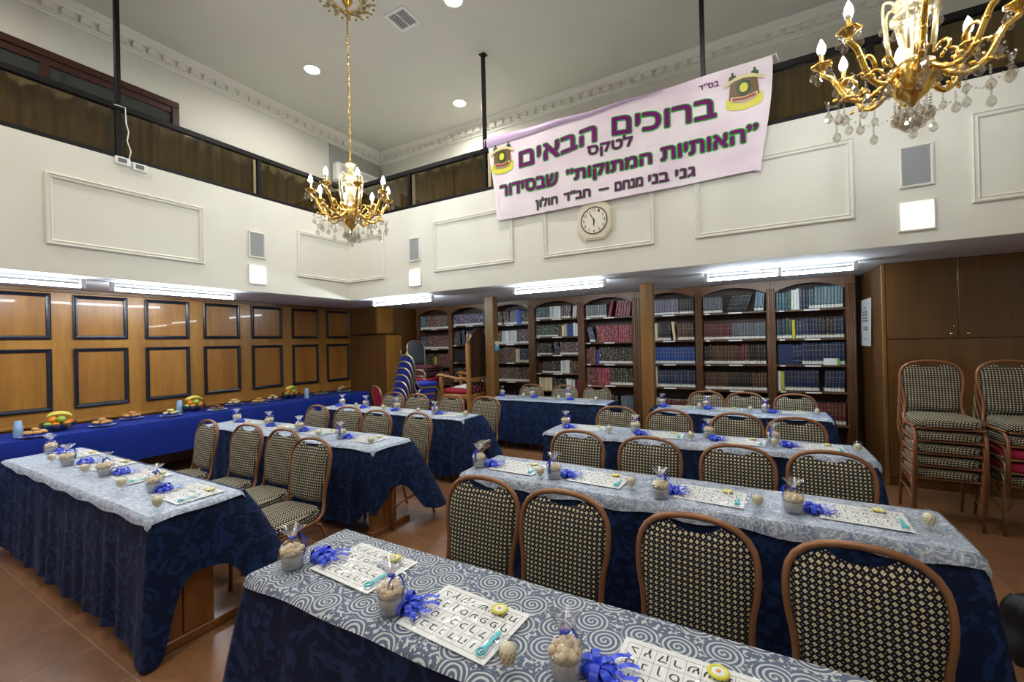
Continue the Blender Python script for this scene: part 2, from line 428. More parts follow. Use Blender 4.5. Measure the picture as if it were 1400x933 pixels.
sbox('wall_balcony_left', 'cream balcony front on the left side', 'balcony', 'fascia', XF-.07, XF, Y0, YF+.07, ZS, ZR)
sbox('wall_balcony_back', 'cream balcony front along the back', 'balcony', 'fascia', XF, XR, YF, YF+.07, ZS, ZR)

def frame_ring(mb, u0, u1, z0, z1, prof, P, omit=None, mi=0):
    """sweep a moulding profile [(inset, height)] round a rectangle; P(u, z, h) maps to the wall"""
    cs = [(u0, z0, 1, 1), (u1, z0, -1, 1), (u1, z1, -1, -1), (u0, z1, 1, -1)]
    if omit == 'u1': cs = [(u1, z1, 0, -1), (u0, z1, 1, -1), (u0, z0, 1, 1), (u1, z0, 0, 1)]
    if omit == 'u0': cs = [(u0, z0, 0, 1), (u1, z0, -1, 1), (u1, z1, -1, -1), (u0, z1, 0, -1)]
    V = []; Fc = []; n = len(prof)
    for (u, z, a, b) in cs:
        for (i, h) in prof: V.append(P(u+a*i, z+b*i, h))
    for k in range(4 if not omit else 3):
        j = (k+1) % 4
        for i in range(n-1): Fc.append((k*n+i, k*n+i+1, j*n+i+1, j*n+i))
    return mb.add(V, Fc, mi)
PL = lambda x: (lambda u, z, h: (x+h, u, z))
PB = lambda y: (lambda u, z, h: (u, y-h, z))
prof_f = [(0, 0), (0, .018), (.010, .024), (.018, .014), (.030, .012), (.038, .020), (.046, .012), (.052, 0)]
tn = [0]
def trim(mb, mt, label):
    tn[0] += 1; return struct(mb.build('trim_%d' % tn[0], mt), label, 'moulding')
for (a, b, om, lab) in [(-1.25, .05, None, 'cream panel moulding on the left balcony front beyond the frame'), (1.335, 2.645, None, 'cream panel moulding on the left balcony front below the thermometers'), (3.845, YF, 'u1', 'cream panel moulding on the left balcony front by the corner')]:
    trim(frame_ring(MB(), a, b, 2.613, 3.285, prof_f, PL(XF), om), 'mould', lab)
for (a, b, om, lab) in [(XF, -4.885, 'u0', 'cream panel moulding on the back balcony front by the corner'), (-3.918, -2.626, None, 'cream panel moulding left of the clock under the banner'),
        (-2.206, -.90, None, 'cream panel moulding around the wall clock'), (-.495, .794, None, 'cream panel moulding right of the clock under the banner'), (1.53, 2.83, None, 'cream panel moulding right of the back wall speaker')]:
    trim(frame_ring(MB(), a, b, 2.615, 3.325, prof_f, PB(YF), om), 'mould', lab)
# wood panelling with black mouldings on the lower left wall
prof_w = [(0, 0), (0, .022), (.012, .030), (.026, .020), (.040, .016), (.046, 0)]
for k in range(9):
    y = .48+.692*(k-1); col = ['beyond the frame', 'beyond the frame', 'leftmost', 'second', 'third', 'fourth', 'fifth', 'sixth', 'seventh'][k]
    for (z0, z1, nm) in ((1.755, 2.283, 'upper'), (.938, 1.645, 'lower')):
        mb = frame_ring(MB(), y, y+.51, z0, z1, prof_w, PL(XL), None, 0)
        mb.box(XL, XL+.006, y+.03, y+.48, z0+.03, z1-.03, 1)
        trim(mb, ['ebony', 'panel_in'], 'black-moulded wood panel on left wall, %s column, %s row' % (col, nm))
mb = MB().box(XL, XL+.035, Y0, 5.86, .765, .80, 0, .006).box(XL, XL+.02, Y0, 5.86, 0, .72)
trim(mb, 'panel', 'wooden dado rail along the left wall above the buffet')
mb = MB().box(XL, XL+.03, Y0, 5.86, ZS-.045, ZS, 0, .006); trim(mb, 'cab', 'dark top rail of the left wall panelling')
# cornices
def cornice(name, label, path):
    prof = [(0, -.21), (.018, -.21), (.024, -.185), (.045, -.175), (.05, -.165), (.055, -.10), (.085, -.085), (.095, -.06), (.13, -.03), (.14, -.02), (.145, 0)]
    mb = MB(); (x0, y0), (x1, y1), nx, ny, cap0, cap1 = path
    V = []
    for (px, py, e) in ((x0, y0, cap0), (x1, y1, cap1)):
        for (o, z) in prof: V.append((px+nx*o+(0 if nx else e*o), py+ny*o+(e*o if nx else 0), ZC+z))
    n = len(prof); mb.add(V, [(i, i+1, n+i+1, n+i) for i in range(n-1)])
    L = sqrt((x1-x0)**2+(y1-y0)**2); d = Vector(((x1-x0)/L, (y1-y0)/L, 0)); nrm = Vector((nx, ny, 0)); k = int(L/.15)
    for i in range(1, k):
        c = Vector((x0, y0, ZC-.095))+d*(i*L/k); pl = []
        for a in range(7): pl.append((-.05*cos(pi*a/6), -.025+.028*sin(pi*a/6)))
        pl += [(.05, -.07), (-.05, -.07)]
        V = [c+d*p[0]+Vector((0, 0, p[1]))+nrm*.045 for p in pl]+[c+d*p[0]+Vector((0, 0, p[1]))+nrm*.098 for p in pl]
        q = len(pl); mb.add(V, [tuple(range(q)), tuple(range(q, 2*q))]+[(j, (j+1) % q, q+(j+1) % q, q+j) for j in range(q)])
    tn[0] += 1; return struct(mb.build('trim_%d' % tn[0], 'cornice'), label, 'cornice')
cornice('', 'plaster cornice with arched blocks along the left ceiling edge', ((XU, Y0), (XU, YU), 1, 0, 0, -1))
cornice('', 'plaster cornice with arched blocks along the back ceiling edge', ((XU, YU), (XR, YU), 0, -1, 1, 0))
# brown framed window in the upper left wall
mb = MB(); X_ = XU
mb.box(X_, X_+.05, -1.2, 2.75, 4.73, 4.81, 0, .006).box(X_, X_+.05, 2.67, 2.75, 3.5, 4.73, 0, .006).box(X_, X_+.05, -1.2, -1.12, 3.5, 4.73, 0, .006).box(X_, X_+.05, -1.12, 2.67, 3.5, 3.58)
mb.box(X_, X_+.035, 1.50, 1.57, 3.58, 4.73).box(X_, X_+.035, .2, .27, 3.58, 4.73).box(X_+.005, X_+.03, -1.12, 2.67, 4.66, 4.73)
wn = struct(mb.build('window_1', 'brownframe'), 'dark brown framed window high on the left wall', 'window')
MB().box(X_+.002, X_+.01, -1.12, 2.67, 3.58, 4.66).build('pane', mat('window_glass_night', (.05, .055, .05), .08), wn)
# oak pillars
for (x, lab) in ((-3.785, 'square oak pillar carrying the thermostat label, by the throne-like armchair'), (-1.312, 'square oak pillar in front of the middle bookcases')):
    mb = MB().box(x, x+.158, 5.82, 5.975, .0, ZS, 0, .006).box(x-.01, x+.168, 5.81, 5.985, 0, .08, 0, .004)
    struct(mb.build('pillar', 'pillar'), lab, 'pillar')

# ---------------------------------------------------------------- balcony railing with smoked glass, curtains and poles
def railing(label, posts, u0, u1, P, glabel):
    r = thing('balcony_railing', label, 'railing', (0, 0, 0))
    def bx(mb, a, b, h0, h1, z0, z1, c=.004):
        p, q = P(a, z0, h0), P(b, z1, h1)
        return mb.box(min(p[0], q[0]), max(p[0], q[0]), min(p[1], q[1]), max(p[1], q[1]), z0, z1, 0, c)
    bx(MB(), u0, u1, -.06, 0, 4.11, 4.17).build('top_rail', 'black', r)
    bx(MB(), u0, u1, -.06, 0, 3.6, 3.645).build('bottom_rail', 'black', r)
    es = [u0]+posts+[u1]
    for p in posts: bx(MB(), p-.025, p+.025, -.055, -.004, 3.645, 4.11).build('post', 'black', r)
    for a, b in zip(es[:-1], es[1:]):
        if b-a < .1: continue
        bx(MB(), a+.025, b-.025, -.034, -.028, 3.645, 4.11, 0).build('glass_panel', 'glass', r)
    for i, (a, b) in enumerate(zip(es[:-1], es[1:])):
        if b-a < .1: continue
        sd = random.random()*9
        def fn(u, v, a=a, b=b, sd=sd):
            s = a+.03+u*(b-a-.06); h = -.105-.016*sin(s*31+sd+1.2*sin(s*7))-.008*sin(s*83+sd)*(1-v*.4)
            return P(s, 3.62+v*.53, h)
        c = MB().grid(fn, int((b-a)*60), 4).build('curtain', 'curtain')
        tag(c, '%s, %s bay' % (glabel, ORD[i]), 'curtain', 'curtains behind the balcony glass')
railing('black railing with smoked glass panels on the left balcony', [-2.46, -1.01, .435, 1.885, 3.335], -3.9, YF, PL(XF), 'brown gathered curtain behind the left balcony glass')
railing('black railing with smoked glass panels on the back balcony', [-4.37, -3.04, -1.715, -.39, .93, 2.255, 3.58], XF, XR, PB(YF), 'brown gathered curtain behind the back balcony glass')
for (x, y, lab) in ((XF-.03, 1.885, 'black square pole beside the thermometers on the left balcony'), (-3.04, YF+.03, 'black square pole at the left end of the pink banner'), (-.39, YF+.03, 'black square pole rising behind the right half of the banner')):
    t = thing('support_pole', lab, 'pole', (x, y, 4.17), 0, 'black poles from balcony rail to ceiling')
    MB().box(-.022, .022, -.022, .022, 0, ZC-4.17-.012, 0, .003).build('shaft', 'black', t)
    MB().box(-.045, .045, -.045, .045, ZC-4.17-.012, ZC-4.17, 0, .003).build('ceiling_plate', 'black', t)
# thermometers on the left rail
for (y, z, lab) in ((1.90, 3.575, 'white digital thermometer under the balcony pole, upper of two'), (2.045, 3.555, 'white digital thermometer right of its twin on left balcony')):
    t = thing('digital_thermometer', lab, 'thermometer', (XF, y, z), 0, 'white thermometers on the left balcony')
    MB().box(.001, .028, -.062, .062, -.04, .04, 0, .006).build('body', 'white', t)
    MB().box(.028, .0295, -.042, .03, -.02, .024).build('display', mat('grey_display', (.16, .19, .17), .2), t)
mb = MB().tube([(XF+.012, 1.84, 4.14), (XF+.014, 1.93, 4.145), (XF+.014, 1.935, 3.98), (XF+.014, 1.955, 3.9), (XF+.014, 1.94, 3.8), (XF+.014, 1.97, 3.7), (XF+.014, 1.955, 3.62)], .006, 6)
tag(mb.build('cable', 'white'), 'white sensor cable hanging down the left balcony pole', 'cable')
# air conditioner
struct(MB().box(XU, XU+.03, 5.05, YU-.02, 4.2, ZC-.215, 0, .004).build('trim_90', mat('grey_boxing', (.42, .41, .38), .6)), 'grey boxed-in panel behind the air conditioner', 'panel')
t = thing('air_conditioner', 'white air conditioner high on the left wall near the corner', 'air conditioner', (XU+.03, 5.62, 4.50))
MB().box(0, .17, -.55, .55, .03, .37, 0, .03).build('body', 'white', t)
MB().box(.02, .15, -.50, .50, .0, .032, 0, .005).build('air_outlet', 'grille', t)
mb = MB()
for k in range(4): mb.box(.17, .173, -.48, .48, .22+.025*k, .23+.025*k)
mb.build('intake_grille', 'grille', t)

# ---------------------------------------------------------------- speakers, wall lights, clock
def wall_box(name, label, cat, grp, P, rz, w_, h_, kind):
    t = thing(name, label, cat, P, rz, grp)
    # local: faces -Y
    mb = MB(); frame_ring(mb, -w_/2, w_/2, -h_/2, h_/2, [(0, 0), (0, .018), (.012, .022), (.02, .012)], PB(0)); mb.build('bezel', 'mould', t)
    if kind == 'spk':
        MB().box(-w_/2+.018, w_/2-.018, -.012, 0, -h_/2+.018, h_/2-.018, 0, .002).build('speaker_grille', 'grille', t)
    else:
        MB().box(-w_/2+.02, w_/2-.02, -.010, 0, -h_/2+.02, h_/2-.02).build('diffuser', 'lampwhite', t)
for (P, rz, lab) in (((XF, 3.272, 2.96), radians(90), 'grey wall speaker on the left balcony front'), ((-4.275, YF, 2.985), 0, 'grey wall speaker on back balcony left of the banner'), ((1.203, YF, 2.985), 0, 'grey wall speaker on back balcony below the large chandelier')):
    wall_box('wall_speaker', lab, 'speaker', 'square grey speakers set in the balcony front', P, rz, .215, .345, 'spk')
for (P, rz, lab) in (((XF, 3.272, 2.565), radians(90), 'lit square wall lamp on the left balcony front'), ((-4.272, YF, 2.575), 0, 'lit square wall lamp on back balcony left of the banner'), ((1.197, YF, 2.575), 0, 'lit square wall lamp on back balcony near the right cabinets')):
    wall_box('wall_light', lab, 'lamp', 'lit square lamps set in the balcony front', P, rz, .235, .255, 'light')
t = thing('wall_clock', 'cream octagonal wall clock under the pink banner', 'clock', (-1.552, YF, 2.967))
o_ = [(-.2, -.115), (-.115, -.215), (.115, -.215), (.2, -.115), (.2, .115), (.115, .215), (-.115, .215), (-.2, .115)]
mb = MB().prism(o_, 0, -.03, 'y').prism([(x*.92, z*.92) for x, z in o_], -.03, -.038, 'y')
mb.build('case', mat('cream_clock_case', (.72, .66, .50), .4), t)
Rx = Matrix.Rotation(radians(90), 4, 'X')
MB().lathe([(.15, .036), (.157, .043), (.15, .048), (.145, .044), (.145, .036)], 32, (0, 0, 0), 0, Rx, caps=False).build('dial_ring', mat('dark_bronze', (.10, .07, .045), .35, .4), t)
MB().lathe([(.146, .038), (.146, .041)], 32, (0, 0, 0), 0, Rx, False).build('dial', mat('ivory_dial', (.80, .76, .64), .5), t)
mb = MB()
for h in range(1, 13):
    a = radians(90-30*h); V, Fc = text_mesh(str(h)); wd = .036 if h > 9 else .02
    cx, cz = .12*cos(a), .12*sin(a)
    MB().add(fit_text(V, cx-wd/2, cx+wd/2, cz-.017, cz+.017, -.0425), Fc).build('numeral', 'ink', t)
def hand(L, wd, ang, nm):
    c, s_ = cos(ang), sin(ang); pl = [(-.02, -wd), (L*.6, -wd*1.3), (L, 0), (L*.6, wd*1.3), (-.02, wd)]
    MB().prism([(p[0]*c-p[1]*s_, p[0]*s_+p[1]*c) for p in pl], -.0435, -.0445, 'y').build(nm, 'ink', t)
hand(.115, .004, radians(90+29), 'minute_hand'); hand(.072, .005, radians(90-183), 'hour_hand')
MB().ball((0, -.045, 0), .007, 8).build('hub', 'ink', t)

# ---------------------------------------------------------------- ceiling lamps and vent
def down(x, y, lab):
    t = thing('downlight', lab, 'ceiling light', (x, y, ZC), 0, 'round recessed ceiling lights')
    MB().lathe([(.118, 0), (.118, -.006), (.10, -.010), (.094, -.001)], 28, caps=False).build('trim_ring', 'white', t)
    MB().lathe([(.093, -.003), (.093, -.006)], 28, smooth=False).build('lit_lens', 'downdisc', t)
    ld = bpy.data.lights.new('downlight_lamp', 'AREA'); ld.shape = 'DISK'; ld.size = .17; ld.energy = P_DOWN; ld.color = (1, .96, .89); ld.spread = radians(165)
    lo = bpy.data.objects.new('downlight_lamp', ld); COL.objects.link(lo); lo.parent = t; lo.location = (0, 0, -.014)
for (x, y, lab) in ((-5.21, 3.81, 'round recessed ceiling light nearest the left wall'), (-3.98, 5.54, 'round recessed ceiling light nearest the banner'), (-2.82, 3.85, 'round recessed ceiling light at the top edge right of the vent'),
        (-.4, 2.6, 'added unseen ceiling light over the right tables'), (-5.0, .6, 'added unseen ceiling light over the left tables'),  # downlights from here on are added out of view to brighten the hall
        (-2.4, .4, 'added unseen ceiling light over the aisle'), (.6, -.4, 'added unseen ceiling light over the nearest table'), (-4.2, -2.4, 'added unseen ceiling light behind the viewer on the left'), (-1, -2.6, 'added unseen ceiling light behind the viewer')):
    down(x, y, lab)
t = thing('ceiling_vent', 'white square ceiling vent with dark slats beside the ceiling rose', 'vent', (-3.5, 3.77, ZC))
frame_ring(MB(), -.15, .15, -.15, .15, [(0, 0), (0, .008), (.03, .012), (.036, .004)], lambda u, z, h: (u, z, -h)).build('frame', 'white', t)
MB().box(-.115, .115, -.115, .115, -.003, -.0005).build('backing', 'bag', t)
mb = MB().box(-.006, .006, -.115, .115, -.011, -.003)
for k in range(11): mb.box(-.115, .115, -.1065+.0205*k, -.1005+.0205*k, -.0055, -.003)
mb.build('slats', 'white', t)

def fluorescent(label, P, L, ang):
    t = thing('fluorescent_lamp', label, 'strip light', P, ang, 'fluorescent strip lights under the balcony')
    MB().box(-L/2, L/2, -.012, .012, -.03, 0, 0, .003).build('channel', 'white', t)
    for s_ in (-1, 1):
        MB().box(s_*L/2-.02, s_*L/2+.02, -.02, .02, -.095, 0, 0, .004).build('end_cap', 'white', t)
    MB().tube([(-L/2+.02, 0, -.075), (L/2-.02, 0, -.075)], .0165, 10).build('tube', 'tube', t)
for (x, y, L, a, lab) in ((-5.93, 1.05, 1.2, 90, 'lit fluorescent strip on left soffit, nearer one at picture edge'), (-5.99, 2.52, 1.24, 90, 'lit fluorescent strip on left soffit, farther of the two'),
        (-4.85, 5.06, 1.25, 0, 'lit fluorescent strip above the corner cabinet'), (-2.19, 5.09, 1.25, 0, 'lit fluorescent strip between the two oak pillars'),
        (-.1, 5.44, .72, 0, 'short lit fluorescent strip right of the middle pillar'), (.57, 5.47, .68, 0, 'short lit fluorescent strip nearest the right cabinets'), (-5.96, -.6, 1.2, 90, 'lit fluorescent strip on left soffit beyond the frame')):
    fluorescent(lab, (x, y, ZS), L, radians(a))

# ---------------------------------------------------------------- corner cabinets
def knob(parent, x, y, z, nm='knob', mt='brass', r=.016):
    MB().lathe([(.006, 0), (.006, .012), (r, .02), (r*.9, .03), (.004, .034)], 12, (0, 0, 0), 0, Matrix.Translation((x, y, z)) @ Matrix.Rotation(radians(90), 4, 'X')).build(nm, mt, parent)
sbox('wall_alcove_left', 'veneered side panel between corner cabinet and bookcases', 'wall', 'cab', XL, -6.2, 6.36, YW, 0, ZS)
t = thing('corner_cabinet', 'dark veneered cabinet in the back left corner beyond the buffet', 'cabinet', (XL+.002, 5.87, 0))
MB().box(.0, .74, .02, .48, 1.82, ZS-.003, 0, .003).build('upper_body', 'cab', t)
MB().box(.0, .96, .0, .48, 0, 1.80, 0, .003).build('lower_body', 'cab', t)
for (a, b, kx) in ((.045, .392, .352), (.398, .735, .438)):
    d = MB().box(a, b, 0, .02, 1.825, ZS-.01, 0, .002).build('door', 'cab', t)
    knob(d, kx, 0, 1.885)
d = MB().box(.962, .975, .03, .44, .1, 1.79, 0, .002).build('side_door', 'panel', t)
MB().box(.975, .99, .38, .40, 1.42, 1.50, 0, .003).build('handle', 'white', d)
MB().box(.742, .75, .03, .44, 1.84, ZS-.01, 0, .002).build('side_panel', 'panel', t)
t = thing('wall_cabinet', 'tall dark veneered cupboard wall behind the stacked chairs', 'cabinet', (1.2, 5.87, 0))
MB().box(.0, 3.18, .02, 1.13, 0, ZS-.003, 0, .003).build('body', 'cab', t)
MB().box(-.012, .0, .03, 1.0, .02, ZS-.01, 0, .002).build('side_panel', 'cab', t)
MB().box(-.014, .022, -.004, .03, 0, ZS-.004, 0, .006).build('corner_strip', 'pillar', t)
for k, (a, b, kx) in enumerate([(.025, .570, .515), (.575, 1.12, .635), (1.125, 1.67, 1.61), (1.675, 2.22, 1.735), (2.225, 2.77, 2.71)]):
    d = MB().box(a, b, 0, .02, 1.545, ZS-.012, 0, .002).build('door', 'cab', t)
    knob(d, kx, 0, 1.585)
    if k % 2 == 0: knob(d, kx+.02, .008, 1.66, 'lock', 'brass', .009)
for a, b in ((.025, 1.12), (1.125, 2.22), (2.225, 3.17)):
    MB().box(a, b, 0, .02, .1, 1.535, 0, .002).build('lower_door', 'cab', t)
t = thing('paper_notice', 'white printed notice taped on the side of the right cupboard', 'notice', (1.186, 6.56, 1.74))
MB().grid(lambda u, v: (-.004-.012*(1-v)*(u*2-1)**2, .27-.54*u, -.28+.56*v), 8, 6).build('sheet', 'paper', t)
mb = MB(); random.seed(3)
for z, wd in ((.17, .05), (.12, .10), (.085, .13), (.05, .11), (.015, .14), (-.06, .12), (-.09, .09), (-.2, .04)):
    mb.box(-.0185, -.0165, -wd, wd, z, z+.012)
mb.build('printed_lines', mat('grey_print', (.22, .24, .26), .7), t)
t = thing('thermostat_label', 'small yellow and blue plate on the left oak pillar', 'sign', (-3.62, 5.905, 1.55))
MB().box(0, .012, -.055, .055, -.075, .03, 0, .002).build('blue_field', mat('sky_blue_plastic', (.10, .42, .62), .4), t)
MB().box(0, .012, -.055, .055, .03, .075, 0, .002).build('yellow_field', mat('pale_yellow_plastic', (.75, .68, .25), .4), t)
MB().box(.0125, .014, -.035, .035, -.02, .025).build('white_window', 'white', t)
MB().box(.014, .0145, -.012, .012, -.01, .015).build('dark_symbol', mat('blue_symbol', (.03, .15, .35), .5), t)

# ---------------------------------------------------------------- bookcases
BY = 6.70
opens = [(-5.967, -5.216), (-5.127, -4.34), (-4.24, -3.45), (-3.324, -2.532), (-2.418, -1.634), (-1.511, -.732), (-.64, .159), (.26, 1.01)]
shelfz = [[1.90, 1.50, 1.15, .80, .46], [1.94, 1.575, 1.233, .88, .46], [1.922, 1.571, 1.236, .894, .5], [1.984, 1.68, 1.369, 1.056, .753, .45],
          [1.969, 1.567, 1.218, .879, .46], [1.956, 1.572, 1.223, .874, .46], [1.949, 1.568, 1.222, .861, .46], [1.943, 1.562, 1.218, .873, .457]]
bayname = ['leftmost bookcase in the corner', 'bookcase behind the carved armchair', 'bookcase right of the left oak pillar', 'bookcase with six shelves',
           'bookcase left of the middle pillar', 'bookcase right of the middle pillar', 'second bookcase from the right', 'rightmost bookcase']
edges = [-6.03]+[(opens[i][1]+opens[i+1][0])/2 for i in range(7)]+[1.11]
for i, (a, b) in enumerate(opens):
    l, r = edges[i]+.001, edges[i+1]-.001
    t = thing('bookcase', 'tall dark wooden arched case: '+bayname[i], 'bookcase', ((l+r)/2, BY, 0), 0, 'row of bookcases along the back wall')
    cx = (l+r)/2; A, B, L, R = a-cx, b-cx, l-cx, r-cx
    for nm, p, q in (('left_stile', L, A), ('right_stile', B, R)):
        mb = MB().box(p, q, 0, .30, 0, ZS-.004, 0, .002)
        nf = max(1, int((q-p)/.022))
        for k in range(nf):
            xm = p+(q-p)*(k+.5)/nf; mb.tube([(xm, .0, .2), (xm, .0, 2.24)], .0065, 6)
        mb.build(nm, 'case', t)
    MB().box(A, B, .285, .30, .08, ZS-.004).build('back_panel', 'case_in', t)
    MB().box(A, B, .005, .285, .0, .10, 0, .003).build('plinth', 'case', t)
    # arched valance
    n = 16; V = []; Fc = []
    for k in range(n+1):
        u = k/n; x = A+(B-A)*u; z = 2.185+.10*sin(pi*u)**.75
        for y in (0, .022): V += [(x, y, ZS-.004), (x, y, z)]
    for k in range(n):
        o = k*4; p = o+4
        Fc += [(o, o+1, p+1, p), (o+2, p+2, p+3, o+3), (o+1, o+3, p+3, p+1), (o, p, p+2, o+2)]
    MB().add(V, Fc).build('arched_valance', 'case', t)
    for z in shelfz[i]:
        sh = MB().box(A, B, .008, .285, z-.022, z, 0, .002).build('shelf', 'case', t)
        MB().box(A+.04, A+.10, .004, .008, z-.021, z-.004).build('label_strip', 'label', sh)
        MB().box(A+(B-A)*.42, A+(B-A)*.42+.17, .004, .008, z-.021, z-.003).build('label_strip', 'label', sh)

# ---------------------------------------------------------------- books
BC = {'navy': (.012, .022, .065), 'black': (.010, .010, .013), 'maroon': (.085, .014, .020), 'crimson': (.24, .018, .05), 'brown': (.065, .028, .022),
      'blue': (.018, .06, .22), 'cream': (.60, .50, .30), 'white': (.62, .63, .60), 'purple': (.05, .022, .075), 'green': (.012, .05, .038), 'grey': (.15, .17, .19),
      'yellow': (.55, .48, .04), 'bright blue': (.02, .08, .50), 'teal': (.03, .10, .14), 'wine': (.13, .012, .05)}
def book_mat(name, col, style):
    X = mat('cover_'+name.replace(' ', '_')+'_'+style, col, .42); t = NT(X)
    sp = t.new('ShaderNodeSeparateXYZ'); t.link(t.coord((1,1,1), 'Generated'), sp.inputs[0]); z = sp.outputs[2]
    oi = t.new('ShaderNodeObjectInfo'); rnd = oi.outputs['Random']
    hv = t.math('MULTIPLY_ADD', rnd, .5, .75)
    mu = t.new('ShaderNodeMix'); mu.data_type = 'RGBA'; mu.blend_type = 'MULTIPLY'; mu.inputs[0].default_value = 1
    mu.inputs[6].default_value = (*col, 1); cmb = t.new('ShaderNodeCombineColor')
    for i in range(3): t.link(hv, cmb.inputs[i])
    t.link(cmb.outputs[0], mu.inputs[7]); c = mu.outputs[2]
    nz = t.noise(t.coord((70, 1, 260)), 1.0, 2, .7)
    def band(z0, z1): return t.math('MULTIPLY', t.math('GREATER_THAN', z, z0), t.math('LESS_THAN', z, z1))
    gold = (.50, .38, .16); silver = (.58, .60, .62)
    ink = silver if style in ('silver', 'stripe') else gold
    if style in ('gilt', 'silver', 'tag'):
        k = t.math('MAXIMUM', t.math('MAXIMUM', band(.90, .915), band(.20, .215)), t.math('MAXIMUM', band(.66, .675), band(.44, .45)))
        k = t.math('MAXIMUM', k, t.math('MULTIPLY', t.math('MAXIMUM', band(.70, .86), band(.50, .62)), t.math('GREATER_THAN', nz, .60)))
        c = t.mix(t.math('MULTIPLY', k, .8), c, ink)
    if style == 'stripe':
        k = t.math('MULTIPLY', band(.22, .95), t.math('GREATER_THAN', nz, .54)); c = t.mix(t.math('MULTIPLY', k, .75), c, ink)
    if style == 'tag' or style == 'stripe':
        c = t.mix(band(.03, .17), c, (.70, .69, .62))
    t.base(c); return X
PAGES = mat('page_edges', (.55, .49, .36), .8)
_bm = {}
def book_mesh(col, style):
    if (col, style) in _bm: return _bm[(col, style)]
    mb = MB()
    # unit book: x thickness, y depth (spine at y=0 facing -Y), z height
    pr = [(-.5, 1), (-.5, .06)]+[(.5*sin(a), .06-.06*cos(a)) for a in [radians(d) for d in (-60, -30, 0, 30, 60)]]+[(.5, .06), (.5, 1), (.40, 1), (.40, .10), (-.40, .10), (-.40, 1)]
    mb.prism(pr, 0, 1, 'z', 0); mb.box(-.40, .40, .10, .97, .015, .975, 1)
    _bm[(col, style)] = mb.mesh('book', [book_mat(col, BC[col], style), PAGES]); return _bm[(col, style)]
